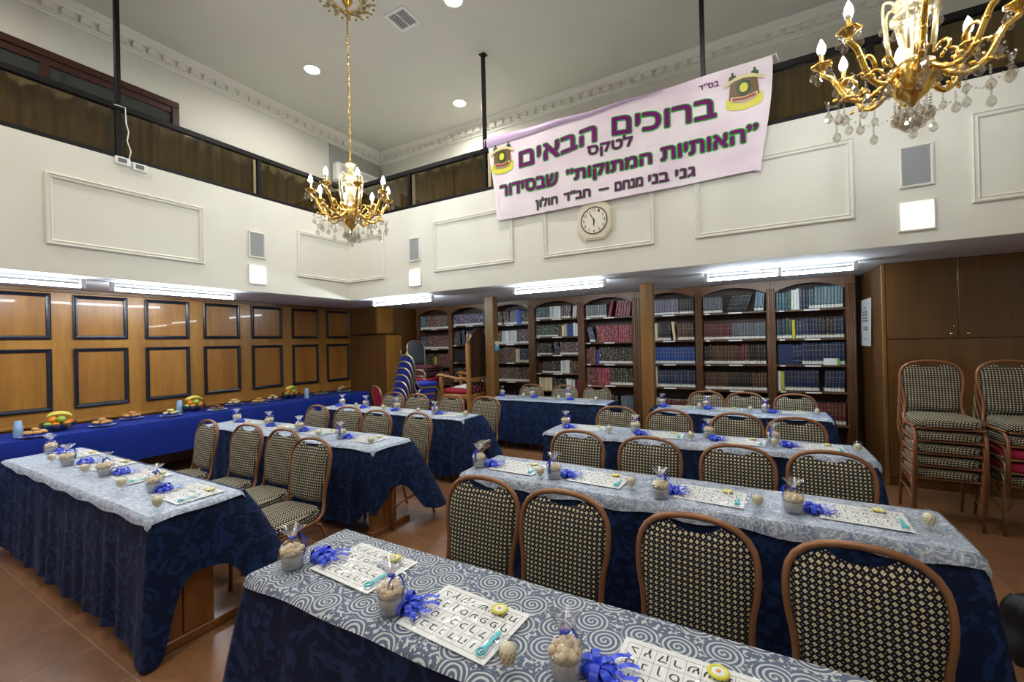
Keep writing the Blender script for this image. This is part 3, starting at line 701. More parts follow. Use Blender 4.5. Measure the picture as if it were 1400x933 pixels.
# rows: (count, colour, style, height, lean, gap)
ROWS = {
 7: [[(4,'teal','gilt',.245,0,0),(1,'green','gilt',.25,0,0),(3,'white','plain',.262,0,0),(3,'navy','gilt',.265,0,0),(2,'teal','tag',.25,0,0),(9,'teal','stripe',.285,.03,0)],
     [(1,'green','tag',.25,0,0),(2,'navy','tag',.27,0,0),(2,'green','tag',.27,0,0),(1,'yellow','plain',.26,0,0),(3,'navy','tag',.25,0,.006),(5,'navy','tag',.262,0,0),(3,'black','tag',.25,0,0),(3,'navy','tag',.27,0,0)],
     [(3,'navy','silver',.27,0,.02),(13,'navy','tag',.285,0,0)],
     [(1,'white','plain',.25,0,0),(1,'yellow','plain',.25,0,0),(11,'navy','tag',.275,0,0),(6,'navy','tag',.275,.05,.05)],
     [(8,'brown','tag',.26,0,.0),(10,'maroon','tag',.27,.02,.0)]],
 6: [[(9,'black','stripe',.24,0,0),(9,'black','silver',.255,.36,.04),(4,'teal','stripe',.26,.10,.02)],
     [(11,'maroon','tag',.235,0,0),(12,'black','stripe',.24,0,0)],
     [(3,'black','tag',.27,0,0),(9,'brown','tag',.265,0,0),(4,'maroon','tag',.27,0,0),(7,'black','tag',.27,0,0)],
     [(10,'brown','tag',.25,0,0),(9,'black','tag',.252,0,0),(5,'brown','tag',.25,0,0)],
     [(9,'black','gilt',.26,0,0),(10,'brown','gilt',.26,0,0)]],
 5: [[(14,'purple','stripe',.24,0,0),(5,'black','tag',.23,0,.01)],
     [(4,'black','tag',.245,0,0),(2,'cream','plain',.26,0,0),(5,'black','tag',.25,0,0),(1,'cream','plain',.27,-.10,.01),(6,'brown','tag',.25,-.06,.01)],
     [(2,'black','tag',.27,0,0),(1,'maroon','gilt',.26,-.14,.03),(15,'blue','tag',.25,0,0)],
     [(4,'black','tag',.26,0,0),(1,'cream','plain',.29,0,0),(12,'navy','tag',.26,0,0)],
     [(1,'white','plain',.25,0,0),(1,'white','plain',.24,0,.10),(9,'maroon','gilt',.22,0,.0)]],
 4: [[(9,'grey','tag',.21,0,.008),(1,'crimson','plain',.25,.22,.02),(6,'wine','gilt',.25,.14,.02)],
     [(3,'navy','stripe',.26,-.22,.02),(10,'crimson','gilt',.27,-.05,.01),(6,'crimson','gilt',.27,0,.0)],
     [(4,'maroon','gilt',.27,0,0),(1,'bright blue','plain',.22,0,.01),(14,'black','tag',.26,0,0)],
     [(5,'maroon','gilt',.28,0,0),(5,'crimson','gilt',.275,0,0),(9,'black','tag',.27,0,0)],
     [(8,'black','gilt',.26,0,.03),(4,'grey','plain',.26,0,.05)]],
 3: [[(7,'teal','tag',.21,0,0),(5,'white','stripe',.215,0,0),(4,'brown','stripe',.22,.05,.01),(2,'white','plain',.21,.1,.02)],
     [(10,'green','tag',.20,0,0),(2,'brown','gilt',.21,0,0),(2,'cream','plain',.20,0,0),(3,'blue','plain',.20,0,0),(2,'white','plain',.21,0,0)],
     [(8,'black','tag',.20,0,0),(2,'navy','gilt',.22,-.2,.03),(9,'brown','stripe',.21,0,0)],
     [(2,'maroon','plain',.18,0,.02),(9,'black','tag',.20,0,0),(4,'white','tag',.22,0,0),(4,'brown','gilt',.21,0,0)],
     [(6,'cream','plain',.22,0,.03),(7,'black','gilt',.21,0,.01),(4,'white','plain',.2,0,0),(2,'wine','plain',.2,0,0)], [(10,'brown','gilt',.2,0,0)]],
 2: [[(6,'black','tag',.24,0,0),(3,'brown','stripe',.24,-.1,.02),(4,'grey','tag',.24,0,0),(2,'bright blue','plain',.26,0,0),(4,'black','tag',.24,0,0)],
     [(5,'brown','tag',.23,0,0),(7,'white','stripe',.24,0,0),(6,'brown','stripe',.25,0,0)],
     [(2,'cream','plain',.26,0,0),(4,'black','gilt',.26,0,0),(6,'brown','gilt',.27,0,0),(2,'cream','gilt',.25,0,0),(4,'navy','tag',.25,0,0)],
     [(18,'brown','tag',.25,0,0)], [(8,'black','plain',.2,0,.04)]],
 1: [[(17,'purple','stripe',.22,.06,0),(2,'teal','plain',.25,0,0)], [(3,'black','gilt',.26,0,.01),(2,'navy','plain',.27,-.1,.02),(9,'black','stripe',.26,0,.01)],
     [(5,'black','plain',.25,0,0),(9,'brown','gilt',.25,0,0)], [(15,'black','tag',.24,0,0)], [(14,'brown','gilt',.25,0,0)]],
 0: [[(3,'teal','stripe',.26,0,0),(8,'maroon','tag',.27,0,0),(5,'brown','tag',.26,0,0)], [(4,'navy','tag',.26,0,0),(12,'maroon','tag',.26,0,0)],
     [(6,'black','gilt',.25,0,0),(1,'yellow','plain',.2,0,0),(6,'maroon','gilt',.25,0,0)], [(14,'maroon','gilt',.25,0,0)], [(14,'black','gilt',.25,0,0)]],
}
RN = ['top', 'second', 'third', 'fourth', 'fifth', 'lowest']
CN = {'gilt': 'with gilt bands', 'silver': 'with silver bands', 'tag': 'with paper spine label', 'stripe': 'with striped lettering', 'plain': 'with plain spine'}
SHORT = {7: 'rightmost bookcase', 6: 'second bookcase from right', 5: 'bookcase right of middle pillar', 4: 'bookcase left of middle pillar'}
rest = {}; nbook = 0; rb = random.Random(11)
for bay in (7, 6, 5, 4, 3, 2, 1, 0):
    a, b = opens[bay]
    for ri, row in enumerate(ROWS[bay]):
        z = shelfz[bay][ri]; n = sum(s_[0] for s_ in row); need = sum(s_[5] for s_ in row)+sum(abs(s_[4])*s_[3]*.9 for s_ in row)
        x0 = a+.012; x1 = b-.012
        if bay == 7 and ri == 2: x0 += .155
        if bay == 7 and ri == 4: x0 += .03
        wt = [.8+.4*rb.random() for _ in range(n)]; tot = x1-x0-need; ws = [q/sum(wt)*tot for q in wt]
        x = x0; k = 0; cnt = 0
        for (cn, col, st, hh, lean, gap) in row:
            x += gap; ln = abs(lean)*hh*.9
            if lean < 0: x += ln
            for _ in range(cn):
                tk = min(ws[k], .075); h = hh*(1+.03*(rb.random()-.5)) if cn > 4 else hh*(.94+.12*rb.random()); dp = .19; k += 1
                c = cos(lean); cnt += 1
                X = x+tk/2; zz = z+.0005+abs(sin(lean))*tk*.5
                if nbook < 300:
                    o = put('book', book_mesh(col, st), None, (X, BY+.03+.008*rb.random(), zz), (0, lean, 0), (tk*.97*c, dp, h)); nbook += 1
                    tag(o, '%s book %s, %s from left, %s shelf, %s' % (col, CN[st], ORD[cnt-1], RN[ri], SHORT[bay]), 'book', 'books on the %s shelf of the %s' % (RN[ri], SHORT[bay]))
                else:
                    mb, mats_ = rest.setdefault('mb', (MB(), []))
                    key = (col, st); me = book_mesh(*key)
                    if key not in mats_: mats_.append(key)
                    Xm = Matrix.Translation((X, BY+.03+.008*rb.random(), zz)) @ Matrix.Rotation(lean, 4, 'Y') @ Matrix.Diagonal((tk*.97*c, dp, h, 1))
                    mb.add([v.co for v in me.vertices], [list(p.vertices) for p in me.polygons if p.material_index == 0], mats_.index(key), False, Xm); rest.setdefault('h', []).extend(v.co.z for v in me.vertices)
                x += ws[k-1]
            if lean > 0: x += ln
mb, mats_ = rest['mb']
# the farther shelves: spine colours with their own label bands in metres
def far_mat(col, st):
    X = mat('far_cover_'+col.replace(' ', '_')+st, BC[col], .42); t = NT(X)
    g = t.new('ShaderNodeNewGeometry'); hv = t.math('MULTIPLY_ADD', g.outputs['Random Per Island'], .6, .7)
    mu = t.new('ShaderNodeMix'); mu.data_type = 'RGBA'; mu.blend_type = 'MULTIPLY'; mu.inputs[0].default_value = 1; mu.inputs[6].default_value = (*BC[col], 1)
    cmb = t.new('ShaderNodeCombineColor')
    for i in range(3): t.link(hv, cmb.inputs[i])
    t.link(cmb.outputs[0], mu.inputs[7]); c = mu.outputs[2]
    at = t.new('ShaderNodeAttribute'); at.attribute_name = 'spine_height'; hz = at.outputs['Fac']
    if st != 'plain':
        nz = t.noise(t.coord((70, 1, 70)), 1.0, 2, .7); c = t.mix(t.math('MULTIPLY', t.math('GREATER_THAN', nz, .57), .7), c, (.52, .44, .28) if st in ('gilt', 'tag') else (.58, .6, .62))
        bd = t.math('MULTIPLY', t.math('GREATER_THAN', hz, .03), t.math('LESS_THAN', hz, .17))
        if st in ('tag', 'stripe'): c = t.mix(bd, c, (.70, .69, .62))
    t.base(c); return X
o = tag(mb.build('books', [far_mat(*k_) for k_ in mats_]), 'rows of bound volumes filling the farther bookcases', 'books', None, 'stuff')
at_ = o.data.attributes.new('spine_height', 'FLOAT', 'POINT'); at_.data.foreach_set('value', rest['h'])
# paper labels on the spines of the farther rows are in the rows themselves; a few loose things on the shelves:
o = put('book', book_mesh('navy', 'plain'), None, (.345, BY+.025, 1.2185), (0, 0, radians(-90)), (.03, .17, .27)); o.location = (.275, BY+.052, 1.2185)
tag(o, 'navy volume standing face out on third shelf, rightmost bookcase', 'book')
mb = MB().box(-.075, .075, -.001, .06, 0, .10, 0, .003); t = thing('small_box', 'small white box with green end on third shelf, rightmost bookcase', 'box', (.86, BY+.003-.0, 1.2185))
mb = MB().box(-.085, .05, .002, .022, 0, .085, 0, .002); mb.build('carton', 'white', t); MB().box(.0505, .075, .002, .022, 0, .085, 0, .002).build('green_end', mat('lime_print', (.15, .55, .06), .4), t)

# ---------------------------------------------------------------- tables, cloths, runners
TZ = .745
def cloth(name, mt, x0, x1, y0, y1, z, drops, tips, flare, fold, seed, loc, wav=0, nseg=90, rows=12, zmin=.0, thick=0):
    """drops: front, right, back, left; tips: corner drops FR, BR, BL, FL; flare: same corners outward lean"""
    rg = random.Random(seed); V = []; Fc = []
    W, D = x1-x0, y1-y0
    P = []   # base point, outward normal, drop, lean, fold amplitude, arclength
    def sm(q): return exp(-q*q)
    cor = [((x1, y0), 0), ((x1, y1), 1), ((x0, y1), 2), ((x0, y0), 3)]
    s_ = 0
    ed = [((x0, y0), (x1, y0), (0, -1), 0, 3, 0, W), ((x1, y0), (x1, y1), (1, 0), 1, 0, 1, D), ((x1, y1), (x0, y1), (0, 1), 2, 1, 2, W), ((x0, y1), (x0, y0), (-1, 0), 3, 2, 3, D)]
    ph = [rg.random()*6 for _ in range(6)]
    for (a, b, nrm, di, c0, c1, L) in ed:
        n = max(8, int(L/.022)) if fold > 0 else max(8, int(L/.05))
        for k in range(n+1):
            u = k/n; wc = .16 if L > 1 else .085
            e0, e1 = sm(u*L/wc), sm((1-u)*L/wc)
            d = drops[di]+(tips[c0]-drops[di])*e0+(tips[c1]-drops[di])*e1
            ln = .012+flare[c0]*e0*.5+flare[c1]*e1*.5
            P.append((a[0]+(b[0]-a[0])*u, a[1]+(b[1]-a[1])*u, nrm[0], nrm[1], d, ln, fold*(1-.8*max(e0, e1)), s_+u*L))
        s_ += L
        # corner fan
        na = {0: -90, 1: 0, 2: 90, 3: 180}[di]
        for q in (15, 30, 45, 60, 75):
            an = radians(na+q); mid = 1-abs(q-45)/60
            P.append((b[0], b[1], cos(an), sin(an), tips[c1]+.03*mid, .012+flare[c1]*(.5+.5*mid), 0, s_))
    nP = len(P)
    def hz(px, py): return (.004*sin(px*9+ph[0])+.003*sin(py*17+px*5+ph[1]))*wav
    # top grid
    nx, ny = max(6, int(W/.06)), max(4, int(D/.06))
    for j in range(ny+1):
        for i in range(nx+1):
            px, py = x0+W*i/nx, y0+D*j/ny; V.append((px, py, z+max(0, hz(px, py))))
    for j in range(ny):
        for i in range(nx): Fc.append((j*(nx+1)+i, j*(nx+1)+i+1, (j+1)*(nx+1)+i+1, (j+1)*(nx+1)+i))
    o = len(V)
    for r in range(rows+1):
        t = r/rows
        for (bx, by, nx_, ny_, d, ln, fa, s) in P:
            fo = fa*(sin(s*23+ph[2]+1.3*sin(s*5+ph[3]))*.6+.4*sin(s*41+ph[4]))
            out = .002+.010*min(1, t*5)+(ln+fo+fa*.6)*t**.9 if r else .0
            zz = z-d*t-(.004 if r else 0)
            if r == 0: zz = z+max(0, hz(bx, by))
            if wav and r == rows: zz += .014*sin(s*16+ph[5])*wav*min(1, d/.05)
            V.append((bx+nx_*out, by+ny_*out, max(zmin, zz)))
    for r in range(rows):
        for k in range(nP):
            a, b = o+r*nP+k, o+r*nP+(k+1) % nP; Fc.append((a, b, b+nP, a+nP))
    V = [(p[0]-loc[0], p[1]-loc[1], p[2]) for p in V]
    mb = MB(); mb.add(V, Fc, 0, True); return mb.build(name, mt, None, (loc[0], loc[1], 0))
def table(x0, x1, y0, y1, lab):
    cx, cy = (x0+x1)/2, (y0+y1)/2; W, D = (x1-x0)/2, (y1-y0)/2
    t = thing('study_table', lab, 'table', (cx, cy, 0), 0, 'long study tables')
    MB().box(-W+.005, W-.005, -D+.005, D-.005, TZ-.035, TZ-.006, 0, .004).build('tabletop', 'tablewood', t)
    for s_ in (-1, 1):
        xo = s_*(W-.055); p = MB()
        for (ya, yb) in ((-D*.98, -D*.35-.003), (-D*.35+.003, D*.3)):
            for (za, zb) in ((.05, .375), (.381, TZ-.035)): p.box(xo-.018, xo+.018, ya, yb, za, zb, 0, .003)
        p.build('end_panel', 'tablewood', t)
        MB().box(xo-.03, xo+.03, -D*1.02, D*1.02, 0, .05, 0, .005).build('foot_rail', 'tablewood', t)
    MB().box(-W+.08, W-.08, -.012, .012, .42, .56, 0, .003).build('stretcher', 'tablewood', t)
    return t
TN = {'R1': 'nearest right table', 'R2': 'second right table', 'R3': 'third right table', 'R4': 'farthest right table', 'R5': 'table by left oak pillar',
      'L1': 'nearest left table', 'L2': 'middle left table', 'L3': 'farthest left table'}
TD = {'R1': (-1.665, .75, .905, 1.34), 'R2': (-1.695, .74, 2.30, 2.755), 'R3': (-1.735, .70, 3.68, 4.13), 'R4': (-1.12, .70, 5.36, 5.78),
      'R5': (-3.58, -1.68, 5.56, 5.98), 'L1': (-5.25, -2.70, .985, 1.455), 'L2': (-5.39, -2.75, 2.50, 2.94), 'L3': (-5.31, -2.81, 3.92, 4.25)}
#        front right back left      FR   BR   BL   FL
DR = {'R1': ((.66, .5, .22, .62), (.70, .60, .52, .70), (.10, .16, .14, .14)),
      'R2': ((.66, .55, .22, .50), (.72, .70, .45, .62), (.12, .22, .10, .08)),
      'R3': ((.66, .50, .22, .50), (.70, .64, .40, .66), (.12, .22, .05, .05)),
      'R4': ((.66, .55, .22, .50), (.70, .62, .40, .62), (.08, .14, .05, .05)),
      'R5': ((.62, .40, .20, .40), (.66, .46, .30, .50), (.06, .10, .02, .04)),
      'L1': ((.66, .35, .22, .36), (.735, .56, .45, .55), (.06, .28, .10, .22)),
      'L2': ((.66, .36, .22, .40), (.50, .60, .45, .62), (.03, .30, .10, .06)),
      'L3': ((.66, .38, .22, .40), (.56, .60, .45, .62), (.10, .26, .10, .06))}
RM = {'R1': 'swirl', 'R2': 'floral', 'R3': 'floral', 'R4': 'lace', 'R5': 'lace', 'L1': 'lace', 'L2': 'lace', 'L3': 'lace'}
RW = {'swirl': 'shiny blue-grey runner with white swirls', 'floral': 'shiny silver-blue floral runner', 'lace': 'pale crinkled lace runner'}
for k in ('R1', 'R2', 'R3', 'R4', 'R5', 'L1', 'L2', 'L3'):
    x0, x1, y0, y1 = TD[k]
    table(x0, x1, y0, y1, 'wooden study table with panelled ends under navy cloth: '+TN[k])
    dr, tp, fl = DR[k]
    c = cloth('tablecloth', 'navy', x0, x1, y0, y1, TZ, dr, tp, fl, .022, hash(k[1])*0+ord(k[1])+ord(k[0]), ((x0+x1)/2, (y0+y1)/2), zmin=.012)
    tag(c, 'navy damask tablecloth on the '+TN[k], 'tablecloth', 'navy tablecloths')
    ro = {'R1': (.012, .02, .02, .02), 'R2': (.055, .02, .02, .02), 'R3': (.03, .015, .02, .03), 'R4': (.025, .02, .02, .02), 'R5': (.01, .01, .01, .01), 'L1': (.035, .02, .01, .06), 'L2': (.02, .02, .01, .02), 'L3': (.015, .015, .01, .01)}[k]
    xi = {'R4': .07, 'R5': .04, 'L3': .02, 'L1': .0}.get(k, 0); xr = {'L3': .06, 'R5': .05, 'R4': .03}.get(k, 0); yb = {'L1': .03, 'L2': .02}.get(k, 0)
    c = cloth('table_runner', RM[k], x0+xi, x1-xr, y0, y1-yb, TZ+.0045, ro, ro[:3]+ro[2:3], (.004, .004, .004, .004), .0, ord(k[1])*3, ((x0+x1)/2, (y0+y1)/2), wav=.8, rows=3)
    tag(c, RW[RM[k]]+' on the '+TN[k], 'table runner', 'table runners')
# buffet along the left wall
bx0, bx1, by0, by1 = -6.99, -6.26, -.6, 5.62
t = thing('buffet_table', 'long buffet table along the left wall under royal blue cloth', 'table', ((bx0+bx1)/2, (by0+by1)/2, 0))
W, D = (bx1-bx0)/2, (by1-by0)/2
MB().box(-W+.005, W-.005, -D+.005, D-.005, TZ-.035, TZ-.006, 0, .004).build('tabletop', 'tablewood', t)
for y in (-D+.2, -D*.35, D*.35, D-.2):
    for x in (-W+.08, W-.1): MB().tube([(x, y, 0), (x, y, TZ-.036)], .018, 8).build('leg', 'black', t)
c = cloth('tablecloth', 'royal', bx0, bx1, by0, by1, TZ, (.40, .40, .08, .40), (.45, .48, .1, .1), (.03, .03, .0, .0), .006, 5, ((bx0+bx1)/2, (by0+by1)/2), wav=.15)
tag(c, 'royal blue cloth over the long buffet along left wall', 'tablecloth')
t = thing('floor_step', 'low wooden step with pale edge under the buffet', 'step', (-6.6, 1.9, 0))
MB().box(-.38, .38, -2.4, 3.3, 0, .07, 0, .004).build('board', 'case', t); MB().box(.38, .40, -2.4, 3.3, .045, .075, 0, .004).build('nosing', mat('pale_oak_edge', (.50, .34, .10), .4), t)

# ---------------------------------------------------------------- chairs
def backw(z):
    pts = [(.40, .200), (.46, .192), (.53, .181), (.60, .184), (.68, .200), (.75, .2075), (.80, .204)]
    for (a, p), (b, q) in zip(pts[:-1], pts[1:]):
        if z <= b:
            u = max(0, (z-a)/(b-a)); u = u*u*(3-2*u); return p+(q-p)*u
    return pts[-1][1]
def yback(z): return .20+(z-.45)*.155+.03*max(0, z-.72)
def make_chair(label, fb, fs, met, scoop=.034, group=None):
    t = thing('banquet_chair', label, 'chair', (0, 0, 0), 0, group)
    # back frame: one bent tube, from under the seat up, over the arch and down
    side = [(.203, -.17, .398), (.204, .05, .392), (.203, .135, .398), (.200, .182, .428)]+[(backw(z), yback(z), z) for z in (.48, .53, .58, .63, .68, .73, .77, .80)]
    arch = [(.196, .833), (.177, .866), (.146, .892), (.105, .909), (.055, .918), (0, .921)]
    side += [(x, yback(z), z) for x, z in arch]
    path = side+[(-x, y, z) for x, y, z in side[-2::-1]]
    MB().tube(path, .0125, 8, flat=1.0).build('back_frame', met, t)
    # upholstered back
    def top(x):
        a = abs(x)/.19; zt = .80+.102*max(0, 1-a**2.6)**.55
        if scoop: zt -= scoop*max(0, 1-(abs(x)/.088)**2)**.8+(.004 if abs(x) < .088 else 0)
        return zt
    nu, nv = 22, 16; V = []; Fc = []
    def pt(i, j, sd):
        u = -1+2*i/nu; v = j/nv
        for it in range(2):
            z0 = .505-.02*(1-u*u); xg = u*(.195); z1 = top(xg)
            z = z0+v*(z1-z0)
        x = u*(backw(min(z, .80))-.008); x = x if z < .8 else u*.196
        d = ((1-u**6)*(1-(2*v-1)**6))**.5 if 0 < i < nu and 0 < j < nv else 0
        return (x, yback(z)+(-.026 if sd else .014)*d, z)
    for sd in (1, 0):
        for j in range(nv+1):
            for i in range(nu+1): V.append(pt(i, j, sd))
    Nn = (nu+1)*(nv+1)
    for sd in (0, 1):
        for j in range(nv):
            for i in range(nu):
                a = sd*Nn+j*(nu+1)+i; Fc.append((a, a+1, a+nu+2, a+nu+1))
    MB().add(V, Fc, 0, True).build('backrest', fb, t)
    # seat cushion
    n = 32; V = []; rings = [(.90, .402), (.985, .406), (1.0, .42), (1.0, .445), (.985, .459), (.95, .467), (.86, .472), (.6, .475), (.3, .476)]
    for (s_, z) in rings:
        for k in range(n):
            a = 2*pi*k/n; c, q = cos(a), sin(a); x = .218*abs(c)**.42*(1 if c > 0 else -1); y = .225*abs(q)**.42*(1 if q > 0 else -1)
            x *= 1-.07*(y+.225)/.45; V.append((x*s_, y*s_-.015, z))
    Fc = [(r*n+k, r*n+(k+1) % n, (r+1)*n+(k+1) % n, (r+1)*n+k) for r in range(len(rings)-1) for k in range(n)]+[tuple(range(n))[::-1], tuple((len(rings)-1)*n+k for k in range(n))]
    MB().add(V, Fc, 0, True).build('seat', fs, t)
    MB().box(-.205, .205, -.225, -.205, .386, .402, 0, .004).build('front_rail', met, t)
    for s_ in (-1, 1):
        MB().tube([(s_*.200, .08, .388), (s_*.203, -.08, .384), (s_*.205, -.165, .372), (s_*.206, -.200, .335), (s_*.207, -.207, .25), (s_*.208, -.212, 0)], .0125, 8).build('leg', met, t)
        MB().tube([(s_*.200, .105, .392), (s_*.203, .16, .36), (s_*.205, .20, .27), (s_*.207, .262, 0)], [.0125, .0125, .012, .0105], 8).build('leg', met, t)
        MB().tube([(s_*.207, -.205, .17), (s_*.204, -.1, .215), (s_*.203, .05, .235), (s_*.205, .205, .245)], .008, 6).build('stretcher', met, t)
    return t
CH = {'R1': [(-1.195, 1.80, 0), (-.755, 1.785, 0), (-.21, 1.755, 0), (.283, 1.735, 0)], 'R2': [(-1.165, 3.038, 0), (-.639, 3.027, 0), (-.107, 3.015, 0), (.367, 3.06, 0)],
      'R3': [(-1.221, 4.30, 0), (-.716, 4.28, 0), (-.146, 4.284, 0), (.287, 4.22, 0)], 'R4': [(-.539, 5.93, 0), (-.108, 5.93, 0), (.401, 5.93, 0)],
      'R5': [(-3.10, 6.11, 0), (-2.53, 6.11, 0), (-2.03, 6.14, 0)],
      'L1': [(-4.54, 2.127, -3), (-3.90, 2.16, 4), (-3.385, 2.16, 2), (-2.848, 2.036, 3)], 'L2': [(-4.389, 3.194, -2), (-3.919, 3.25, 3), (-3.412, 3.183, 0), (-2.925, 3.22, -9)],
      'L3': [(-4.492, 4.498, 0), (-4.012, 4.45, -2), (-3.464, 4.50, 0), (-2.925, 4.51, 2)]}
PLACE = {4: ['leftmost', 'second from left', 'third from left', 'rightmost'], 3: ['leftmost', 'middle one', 'rightmost'], 1: ['by the middle chart']}
proto = make_chair('patterned banquet chair with copper frame', 'fab_back', 'fab_seat', 'copper')
first = True
for k, L in CH.items():
    for i, (x, y, a) in enumerate(L):
        lab = 'patterned copper-framed chair behind the %s, %s' % (TN[k], PLACE[len(L)][i])
        loc = (x, y-.278, 0); rz = radians(a)
        if first: proto.location = loc; proto.rotation_euler.z = rz; proto['label'] = lab; proto['group'] = 'chairs behind the '+TN[k]; first = False
        else: dup(proto, loc, rz, lab, 'chairs behind the '+TN[k])
# stacks on the right
blue = make_chair('blue chair', 'blueseat', 'blueseat', 'goldmetal', 0, 'stacked blue chairs')
red = make_chair('red chair', 'redseat', 'redseat', 'goldmetal', 0); grey = make_chair('grey chair', 'greyseat', 'greyseat', 'goldmetal', 0, 'stacked grey and burgundy chairs')
burg = make_chair('burgundy chair', 'greyseat', 'burgundy', 'goldmetal', 0, 'stacked grey and burgundy chairs')
HT = ['lowest', 'second from floor', 'third from floor', 'fourth from floor', 'fifth from floor', 'sixth from floor', 'seventh from floor', 'topmost']
for k in range(5):
    dup(proto, (1.36, 5.0-.022*k, .107*k), radians(-2), 'patterned chair in the stack by the cupboard corner, %s' % (HT[k] if k < 4 else 'topmost'), 'stack of patterned chairs by the cupboard corner')
for k in range(5):
    src = red if k in (1, 2) else proto
    nm = 'crimson' if k in (1, 2) else 'patterned'
    dup(src, (1.875, 5.0-.022*k, .107*k), radians(2), '%s chair in the stack at right picture edge, %s' % (nm, HT[k] if k < 4 else 'topmost'), 'stack of chairs at the right picture edge')
for k in range(6):
    lab = 'royal blue gold-framed chair in the blue stack, %s' % (HT[k] if k < 5 else 'topmost')
    loc = (-4.81+.007*k, 5.23+.029*k, .103*k)
    if k == 0: blue.location = loc; blue.rotation_euler.z = radians(166); blue['label'] = lab
    else: dup(blue, loc, radians(166), lab)
seqs = [grey, grey, grey, grey, grey, red, burg, burg]; used = set()
for k, src in enumerate(seqs):
    nm = {id(grey): 'charcoal', id(red): 'crimson', id(burg): 'burgundy'}[id(src)]
    lab = '%s chair in the tall stack before the corner bookcase, %s' % (nm, HT[k]); loc = (-5.30+.012*k, 6.02, .107*k)
    if id(src) not in used and src is not red: used.add(id(src)); src.location = loc; src.rotation_euler.z = radians(84); src['label'] = lab
    else: dup(src, loc, radians(84), lab, 'stacked grey and burgundy chairs')
red.location = (-5.42, 5.36, 0); red.rotation_euler.z = radians(158); red['label'] = 'crimson gold-framed chair standing at the far end of the buffet'
# carved armchair
t = thing('armchair', 'tall carved wooden armchair with crimson seat beside the left oak pillar', 'chair', (-3.97, 5.60, 0))
for (x, y, h) in ((0, 0, 1.60), (0, .56, 1.60), (-.55, 0, 1.05), (-.55, .56, 1.05)):
    MB().box(x-.03, x+.03, y-.03, y+.03, 0, h, 0, .006).build('leg', 'chairwood', t)
MB().box(-.56, .02, -.01, .57, .70, .775, 0, .008).build('seat_frame', 'chairwood', t)
MB().box(-.545, -.035, .03, .53, .775, .865, 0, .03).build('seat_cushion', 'redseat', t)
for y in (0, .56):
    MB().tube([(.0, y, 1.045), (-.2, y, 1.03), (-.42, y, 1.06), (-.60, y, 1.085), (-.66, y, 1.06)], [.026, .026, .032, .036, .02], 8, flat=.8).build('armrest', 'chairwood', t)
pl = [(.035, 1.04), (.525, 1.04), (.525, 1.55)]+[(.28+.245*cos(a), 1.58+.27*sin(a)) for a in [pi*i/10 for i in range(11)]]+[(.035, 1.55)]
MB().prism(pl, -.02, .02, 'x').prism([(.28+(p[0]-.28)*.7, 1.35+(p[1]-1.35)*.7) for p in pl], -.032, .032, 'x').build('back_panel', 'darkcarved', t)
MB().box(-.025, .025, .03, .53, .98, 1.04, 0, .005).build('back_rail', 'chairwood', t)
for i in range(4):
    y = .1+.12*i
    MB().lathe([(.016, .775), (.022, .80), (.012, .83), (.024, .88), (.026, .91), (.012, .95), (.018, .98)], 10, (0, y, 0)).build('spindle', 'darkcarved', t)
for y in (0, .56): MB().lathe([(.02, 1.6), (.03, 1.63), (.016, 1.66), (.032, 1.70), (.028, 1.73), (.006, 1.76)], 12, (0, y, 0)).build('finial', 'chairwood', t)
mb = MB().grid(lambda u, v: (-.42+.30*u, 5.60*0+.08+.30*v, .8665+.02*(sin(u*9)*sin(v*7)+1)*min(u, 1-u, v, 1-v)*4), 10, 10)
c = put('folded_cloth', mb.mesh('folded_cloth', 'paper'), None, (-3.97, 5.60, 0)); tag(c, 'white folded cloth lying on the crimson armchair seat', 'cloth')
# bag on the floor at the right edge
t = thing('black_bag', 'black bag slumped on the floor at the right picture edge', 'bag', (1.22, 3.06, 0), radians(12))
mb = MB(); mb.grid(lambda u, v: ((.20+.02*sin(9*u*6.28))*cos(2*pi*u)*(1-.35*v**3)*(.92+.08*sin(v*9)), .14*sin(2*pi*u)*(1-.45*v**3)+.01*sin(u*30), .29*v+.015*sin(2*pi*u*2+1)*v), 28, 10)
mb.add([(.13*cos(2*pi*k/28), .077*sin(2*pi*k/28), .286) for k in range(28)], [tuple(range(28))]); mb.build('body', 'bag', t)
MB().tube([(-.09, -.02, .285), (-.07, -.04, .34), (0, -.05, .365), (.07, -.04, .345), (.09, -.02, .285)], .008, 6).build('handle', 'bag', t)
MB().box(-.12, .12, -.150, -.125, .04, .17, 0, .012).build('front_pocket', 'bag', t)

